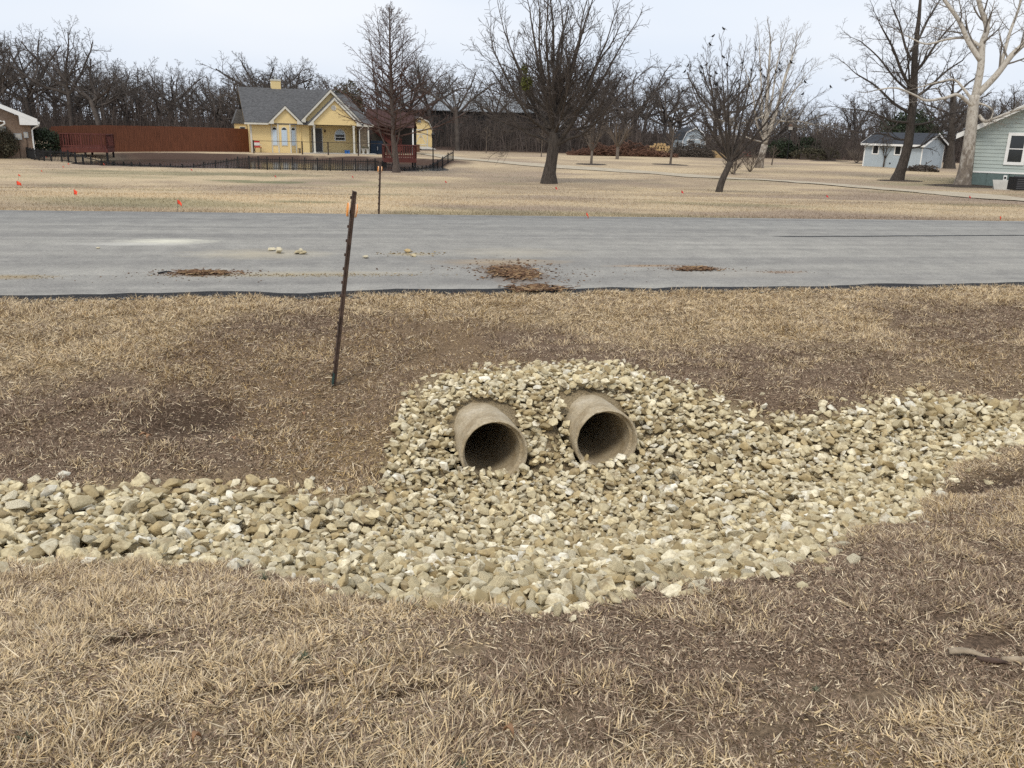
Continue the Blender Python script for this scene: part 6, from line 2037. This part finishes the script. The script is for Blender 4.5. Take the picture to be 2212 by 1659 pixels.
# dense undergrowth: thousands of thin stems and twigs
def thicket(name, label, n, ylo, yhi, hmin, hmax, mat, seed, pxlo=-200, pxhi=2420, rad=(.02, .05), topfn=None):
    r_ = np.random.default_rng(seed)
    px = r_.uniform(pxlo, pxhi, n); Yt = r_.uniform(ylo, yhi, n)
    d = np.array([ray(p_, 320) for p_ in np.linspace(pxlo, pxhi, 200)])
    rx_ = np.interp(px, np.linspace(pxlo, pxhi, 200), d[:, 0] / d[:, 1])
    x = rx_ * Yt; y = Yt
    ok = ~(((px > 820) & (px < 975) & (Yt < 104)) | ((px > 965) & (px < 1130) & (Yt > 113.5) & (Yt < 130)) | ((px > 1430) & (px < 1535) & (Yt < 108)))
    x, y, px = x[ok], y[ok], px[ok]; n = len(x)
    z = height(x, y, False)
    clump = fbm(x * .25, y * .25, seed, 3)
    hh = r_.uniform(hmin, hmax, n) * (.5 + 1.0 * clump) * np.interp(px, [0, 1330, 1420, 1680, 1780, 2400], [1, 1, .6, .6, .75, .75])
    az = r_.uniform(0, 6.28, n); ln = r_.uniform(.05, .5, n)
    p0 = np.c_[x, y, z - .1]
    p1 = p0 + np.c_[np.cos(az) * ln * hh * .3, np.sin(az) * ln * hh * .3, hh * .5]
    az2 = az + r_.normal(0, 1, n)
    p2 = p1 + np.c_[np.cos(az2) * ln * hh * .6, np.sin(az2) * ln * hh * .6, hh * .5]
    r0 = r_.uniform(*rad, n)
    S1 = np.c_[p0, p1, r0, r0 * .8]; S2 = np.c_[p1, p2, r0 * .8, r0 * .3]
    segs = [S1, S2]
    for k in range(4):      # side twigs
        f = r_.uniform(.1, .95, n)[:, None]
        st = np.where((r_.uniform(size=n) < .5)[:, None], p0 + (p1 - p0) * f, p1 + (p2 - p1) * f)
        a3 = r_.uniform(0, 6.28, n); l3 = r_.uniform(.5, 1.6, n)
        en = st + np.c_[np.cos(a3) * l3, np.sin(a3) * l3 * .6, l3 * r_.uniform(-.1, .9, n)]
        segs.append(np.c_[st, en, r0 * .5, r0 * .2])
    V, Q = frustums(np.concatenate(segs), 3)
    o = link(name, np_mesh(name, V, quads=Q), mat)
    tag(o, label, 'undergrowth', kind='stuff')
thicket('undergrowth', 'dense dark bare undergrowth along the foot of the wood', 4400, 97, 112, 1.8, 5.0, M['brush'], 5, rad=(.025, .055))
thicket('undergrowth', 'dense bare saplings filling the wood behind', 4000, 112, 150, 2.5, 7.5, M['brush'], 6, rad=(.045, .09))
# leaf litter ground under the wood is dark

# ------------------------------------------------------------------ shrubs, piles and other things at the back of the lawn
def leafy_bush(name, px, py, Yd, rad, n, size, mat, label, seed, cat='shrub', trunk=True):
    b = at(px, py, Yd); g = hz(b[0], b[1])
    root = empty(name, (b[0], b[1], g), 0, label, cat)
    T = Tree(seed)
    Pq = [L5(4, .1, .04, 5, .6, .5, .6), L5(3, .14, .02, 0, .6, .5, .6, rmin=.008)]
    for i in range(10):
        az = i * 2.4
        T.branch((0, 0, -.05), (math.cos(az) * .8 * rad[0] / rad[2], math.sin(az) * .8, 1.0), rad[2] * 1.5, .03, 0, Pq)
    V, Q = frustums(T.thick + T.thin, 4)
    link('stems', np_mesh('stems', V, quads=Q), M['bark'], root)
    leaf_clump('foliage', (0, 0, rad[2] * .95), rad, n, size, mat, root, seed)
    return root
leafy_bush('evergreen_shrub', 95, 322, 61.5, (1.55, 1.0, 1.0), 3600, .085, M['evergreen'], 'rounded dark evergreen shrub between the brick house and the red deck', 51)
leafy_bush('leafy_shrub', 8, 324, 59, (1.0, .8, 1.05), 2200, .08, M['shrub'], 'dull olive shrub against the brick house wall', 52)
leafy_bush('evergreen_shrub', 1690, 340, 98, (1.9, 1.2, 1.1), 1800, .13, M['evergreen'], 'dark evergreen shrub by the planter beds before the wood', 53)
leafy_bush('evergreen_shrub', 1742, 340, 100, (1.5, 1.2, 1.3), 1500, .13, M['evergreen'], 'dark evergreen bush beside the square hedge', 54)
leafy_bush('cedar_tree', 752, 335, 96, (2.2, 2.0, 3.6), 5200, .16, M['shrub'], 'brown green cedar in the wood right behind the yellow house', 55, 'tree')
leafy_bush('cedar_tree', 1955, 350, 92, (3.2, 2.0, 2.8), 5200, .15, M['evergreen'], 'dark cedar behind the grey shed roof', 56, 'tree')

def branch_pile(name, px, py, Yd, wid, hgt, dep, n, mat, label, seed, rad=(.012, .05)):
    b = at(px, py, Yd); g = hz(b[0], b[1])
    r_ = np.random.default_rng(seed)
    root = empty(name, (b[0], b[1], g), 0, label, 'brush pile')
    f = r_.uniform(-1, 1, n); dq = r_.uniform(-1, 1, n)
    top = hgt * np.sqrt(np.maximum(0, 1 - f ** 2)) * (1 - .6 * np.abs(dq)) * (.6 + .8 * vnoise(f * 4 + seed, dq, seed))
    c = np.c_[f * wid / 2, dq * dep / 2, top * r_.uniform(0, 1, n)]
    a = r_.uniform(0, 6.28, n); e = r_.normal(0, .35, n)
    L = r_.uniform(.3, 1.1, n)
    d = np.c_[np.cos(a) * np.cos(e), np.sin(a) * np.cos(e), np.sin(e)] * L[:, None] * .5
    r0 = r_.uniform(*rad, n)
    p0, p1 = c - d, c + d
    p0[:, 2] = np.maximum(p0[:, 2], .0); p1[:, 2] = np.maximum(p1[:, 2], .0)
    V, Q = frustums(np.c_[p0, p1, r0, r0 * .6], 4)
    o = link('branches', np_mesh('branches', V, quads=Q), mat, root)
    o['kind'] = 'stuff'
    return root
branch_pile('brush_pile', 1345, 331, 92, 11.0, 1.25, 3.0, 2400, M['debris'], 'long reddish brown pile of cut branches behind the broad young tree', 1)
branch_pile('brush_pile', 1492, 334, 95, 4.6, 1.9, 2.5, 1900, M['greybrush'], 'grey heap of brush in front of the blue grey shed', 2, (.010, .035))
branch_pile('brush_pile', 1990, 364, 70, 2.3, .55, 1.0, 260, M['greybrush'], 'small heap of dead branches at the end wall of the grey shed', 3, (.02, .06))

# firewood: every log a thing
lb0 = at(1425, 327, 97)
lg = hz(lb0[0], lb0[1])
n_row = [11, 10, 9, 7, 4]
logm = []
for v_ in range(4):
    mb = MB(); k = 10
    mb.tube([(0, 0, 0), (0, .8, 0)], .14 + .012 * v_, k, False)
    body = mb.mesh('bark', False); body.materials.append(M['bark_young'])
    mb2 = MB()
    mb2.prism([((.135 + .012 * v_) * math.cos(2 * math.pi * i / k), -.004, (.135 + .012 * v_) * math.sin(2 * math.pi * i / k)) for i in range(k)], (0, .01, 0))
    endm = mb2.mesh('cut_end'); endm.materials.append(M['cutwood'])
    logm.append((body, endm))
for rw, cnt in enumerate(n_row):
    for i in range(cnt):
        xx = (i - (cnt - 1) / 2) * .33 + random.uniform(-.03, .03)
        root = empty('firewood_log', (lb0[0] + xx, lb0[1] + random.uniform(-.1, .1) + rw * .06, lg + .13 + rw * .275 + random.uniform(-.02, .02)), random.uniform(-.12, .12),
                     ['cut log in the bottom row of the firewood stack', 'cut log in the second row of the firewood stack', 'cut log in the third row of the firewood stack', 'cut log in the fourth row of the firewood stack', 'cut log on top of the firewood stack'][rw], 'log', 'firewood logs, row %d' % (rw + 1))
        bo, en = random.choice(logm)
        link('bark', bo, None, root); link('cut_end', en, None, root)

# sand mound, mulch rings, hedge box, feeder pole
def mound(name, px, py, Yd, rx_, ry_, hh, mat, label, cat, kind=None):
    b = at(px, py, Yd) if Yd else hit(px, py)
    g = hz(b[0], b[1])
    V, Q = [], []
    na, nr = 28, 7
    for j in range(nr + 1):
        f = j / nr
        for i in range(na):
            a = 2 * math.pi * i / na
            wv = 1 + .12 * (float(vnoise(np.array([math.cos(a) * 2 + px]), np.array([math.sin(a) * 2]), 3)) - .5)
            x, y = rx_ * f * wv * math.cos(a), ry_ * f * wv * math.sin(a)
            z = hz(b[0] + x, b[1] + y) - g + hh * (1 - f * f) + .012 * (1 if f < 1 else -2)
            V.append((x, y, z))
    for j in range(nr):
        for i in range(na):
            Q.append((j * na + i, j * na + (i + 1) % na, (j + 1) * na + (i + 1) % na, (j + 1) * na + i))
    o = link(name, np_mesh(name, V, quads=Q, smooth=True), M[mat])
    o.location = (b[0], b[1], g)
    tag(o, label, cat)
    return o
mound('sand_mound', 1540, 331, 96, 1.5, 1.0, .75, 'sandpile', 'smooth ochre mound of sand right of the blue grey shed', 'sand mound')
mound('mulch_ring', 1448, 355.5, None, 1.6, 1.3, .04, 'mulch', 'dark mulch ring round the slightly leaning young tree', 'mulch')
mound('mulch_ring', 1277, 355, None, 1.3, 1.0, .04, 'mulch', 'dark mulch ring round the young vase shaped tree', 'mulch')
mound('mulch_ring', 2085, 402, None, 2.4, 1.6, .05, 'mulch', 'wide dark mulch ring round the thick mottled sycamore', 'mulch')
mound('mulch_ring', 1792, 348, None, 2.2, 1.6, .04, 'mulch', 'dark mulch patch under the dense bare shrub', 'mulch')
mound('mulch_ring', 1850, 353, None, 2.0, 1.4, .04, 'mulch', 'dark mulch patch under the low spreading shrub', 'mulch')
mound('mulch_ring', 1942, 391, None, 1.5, 1.0, .04, 'mulch', 'ring of dead leaves at the foot of the dark oak', 'mulch')
hb = at(1765, 343, 96)
hg = empty('hedge_box', (hb[0], hb[1], hz(hb[0], hb[1])), RAD(-4), 'low brown clipped hedge block before the wood', 'hedge')
r_ = np.random.default_rng(9)
leaf_clump('foliage', (0, 0, .55), (2.6, .8, .75), 2600, .11, M['shrub'], hg, 9)
MB().box((-1.9, -.4, 0), (1.9, .4, .6)).build('stems', M['brush'], hg)
fp = at(1701, 336, 95)
fd = empty('bird_feeder_pole', (fp[0], fp[1], hz(fp[0], fp[1])), 0, 'thin pole with a small pale birdhouse before the wood', 'birdhouse')
MB().tube([(0, 0, -.1), (0, 0, 3.1)], .045, 6).build('pole', M['black'], fd)
bhx = MB().box((-.17, -.17, 3.1), (.17, .17, 3.45)).build('house', M['concrete_pale'], fd)
MB().prism([(-.24, -.22, 3.45), (.24, -.22, 3.45), (0, -.22, 3.68)], (0, .44, 0)).build('roof', M['debris'], bhx)
pt_ = at(1600, 334, 92)
tbx = empty('picnic_table', (pt_[0], pt_[1], hz(pt_[0], pt_[1])), RAD(8), 'small dark red picnic table before the wood', 'picnic table')
MB().box((-.9, -.4, .70), (.9, .4, .75)).build('tabletop', M['redwood'], tbx)
for sy in (-.75, .75): MB().box((-.9, sy - .14, .40), (.9, sy + .14, .44)).build('bench', M['redwood'], tbx)
for sx in (-.6, .6):
    for sy in (-1, 1): MB().bar((sx, sy * .65, 0), (sx, sy * .25, .70), .08).build('leg', M['redwood'], tbx)
    MB().box((sx - .04, -.75, .33), (sx + .04, .75, .395)).build('crossbar', M['redwood'], tbx)

# ------------------------------------------------------------------ small things in the foreground grass
dv0 = hit(3640 / 1.736, 2470 / 1.736)
dw = empty('driftwood_piece', (dv0[0], dv0[1], dv0[2] + .012), RAD(-14), 'curled bleached piece of bark lying in the foreground grass', 'bark piece')
dw.scale = (.7, .7, .7)
V, Q = [], []
for i in range(13):
    for j in range(7):
        f, a = i / 12, (j / 6 - .5) * 2.2
        rr_ = .022 * (1 - .5 * f) * (1 + .2 * math.sin(5 * f))
        V.append((f * .20 - .10, rr_ * math.sin(a) + .012 * math.sin(4 * f), rr_ * math.cos(a) + .012 * math.sin(3 * f) - .01))
for i in range(12):
    for j in range(6):
        Q.append((i * 7 + j, i * 7 + j + 1, (i + 1) * 7 + j + 1, (i + 1) * 7 + j))
po = link('curl', np_mesh('curl', V, quads=Q, smooth=True), M['bleached'], dw)
sm = po.modifiers.new('solid', 'SOLIDIFY'); sm.thickness = .004
MB().tube([(.02, -.02, .0), (.08, -.03, .008), (.15, -.02, .004)], [.012, .016, .006], 7).build('stub', M['post'], dw, True)
MB().tube([(.13, .0, .004), (.20, .01, .01), (.27, .0, .006)], [.014, .018, .010], 7).build('pale_end', M['bleached'], dw, True)

def leaf(px, py, sz, label):
    p_ = hit(px, py)
    V, Q = [], []
    for i in range(7):
        f = i / 6
        wv = math.sin(math.pi * min(.97, max(.05, f))) ** .8 * sz * .32
        for j in (-1, 0, 1): V.append((f * sz - sz / 2, wv * j, .012 * (abs(j)) + .02 * math.sin(3 * f)))
    for i in range(6):
        for j in range(2): Q.append((i * 3 + j, i * 3 + j + 1, i * 3 + j + 4, i * 3 + j + 3))
    o = link('fallen_leaf', np_mesh('fallen_leaf', V, quads=Q, smooth=True), M['leaf'])
    o.location = (p_[0], p_[1], p_[2] + .02); o.rotation_euler = (random.uniform(-.3, .3), random.uniform(-.3, .3), random.uniform(0, 6))
    m_ = o.modifiers.new('solid', 'SOLIDIFY'); m_.thickness = .0015
    tag(o, label, 'leaf', 'fallen leaves in the dead grass')
leaf(310, 949, .055, 'orange brown leaf on the bank, the more upright of a pair'); leaf(324, 952, .05, 'pale leaf on the bank, the flatter of a pair'); leaf(509, 956, .05, 'single small brown leaf on the bank left of the rocks')
leaf(1098, 1602, .035, 'orange leaf at the bottom of the foreground grass'); leaf(655, 903, .045, 'brown leaf below the leaning marker post'); leaf(428, 1615, .03, 'rust coloured leaf in pale foreground grass')

def weed(px, py, rad, n, label):
    p_ = hit(px, py)
    r_ = np.random.default_rng(int(px))
    mb = MB()
    for i in range(n):
        a = r_.uniform(0, 6.28); L = rad * r_.uniform(.5, 1.1); e = r_.uniform(.3, 1.1)
        d = Vector((math.cos(a) * math.cos(e), math.sin(a) * math.cos(e), math.sin(e))) * L
        sd_ = Vector((-math.sin(a), math.cos(a), 0)) * rad * .05
        mb.add([-sd_, sd_, d * .6 + sd_ * 1.2, d + Vector((0, 0, -L * .15)), d * .6 - sd_ * 1.2], [(0, 1, 2, 3, 4)])
    o = mb.build('green_weed', M['weed'])
    o.location = (p_[0], p_[1], p_[2] + .005)
    tag(o, label, 'weed', 'small green weeds in the dead grass')
weed(657, 1430, .04, 40, 'grey green weed rosette in the foreground grass below the rocks'); weed(60, 1605, .04, 30, 'blurred green weed in pale grass at the bottom corner')
weed(1760, 1495, .025, 24, 'tiny green weed in the brown grass on the right'); weed(800, 1440, .035, 26, 'faint green sprouts among matted foreground grass'); weed(570, 1255, .04, 20, 'green sprig just below the rock strip')
weed(1000, 1660, .03, 22, 'green sprouts at the bottom edge of the grass')
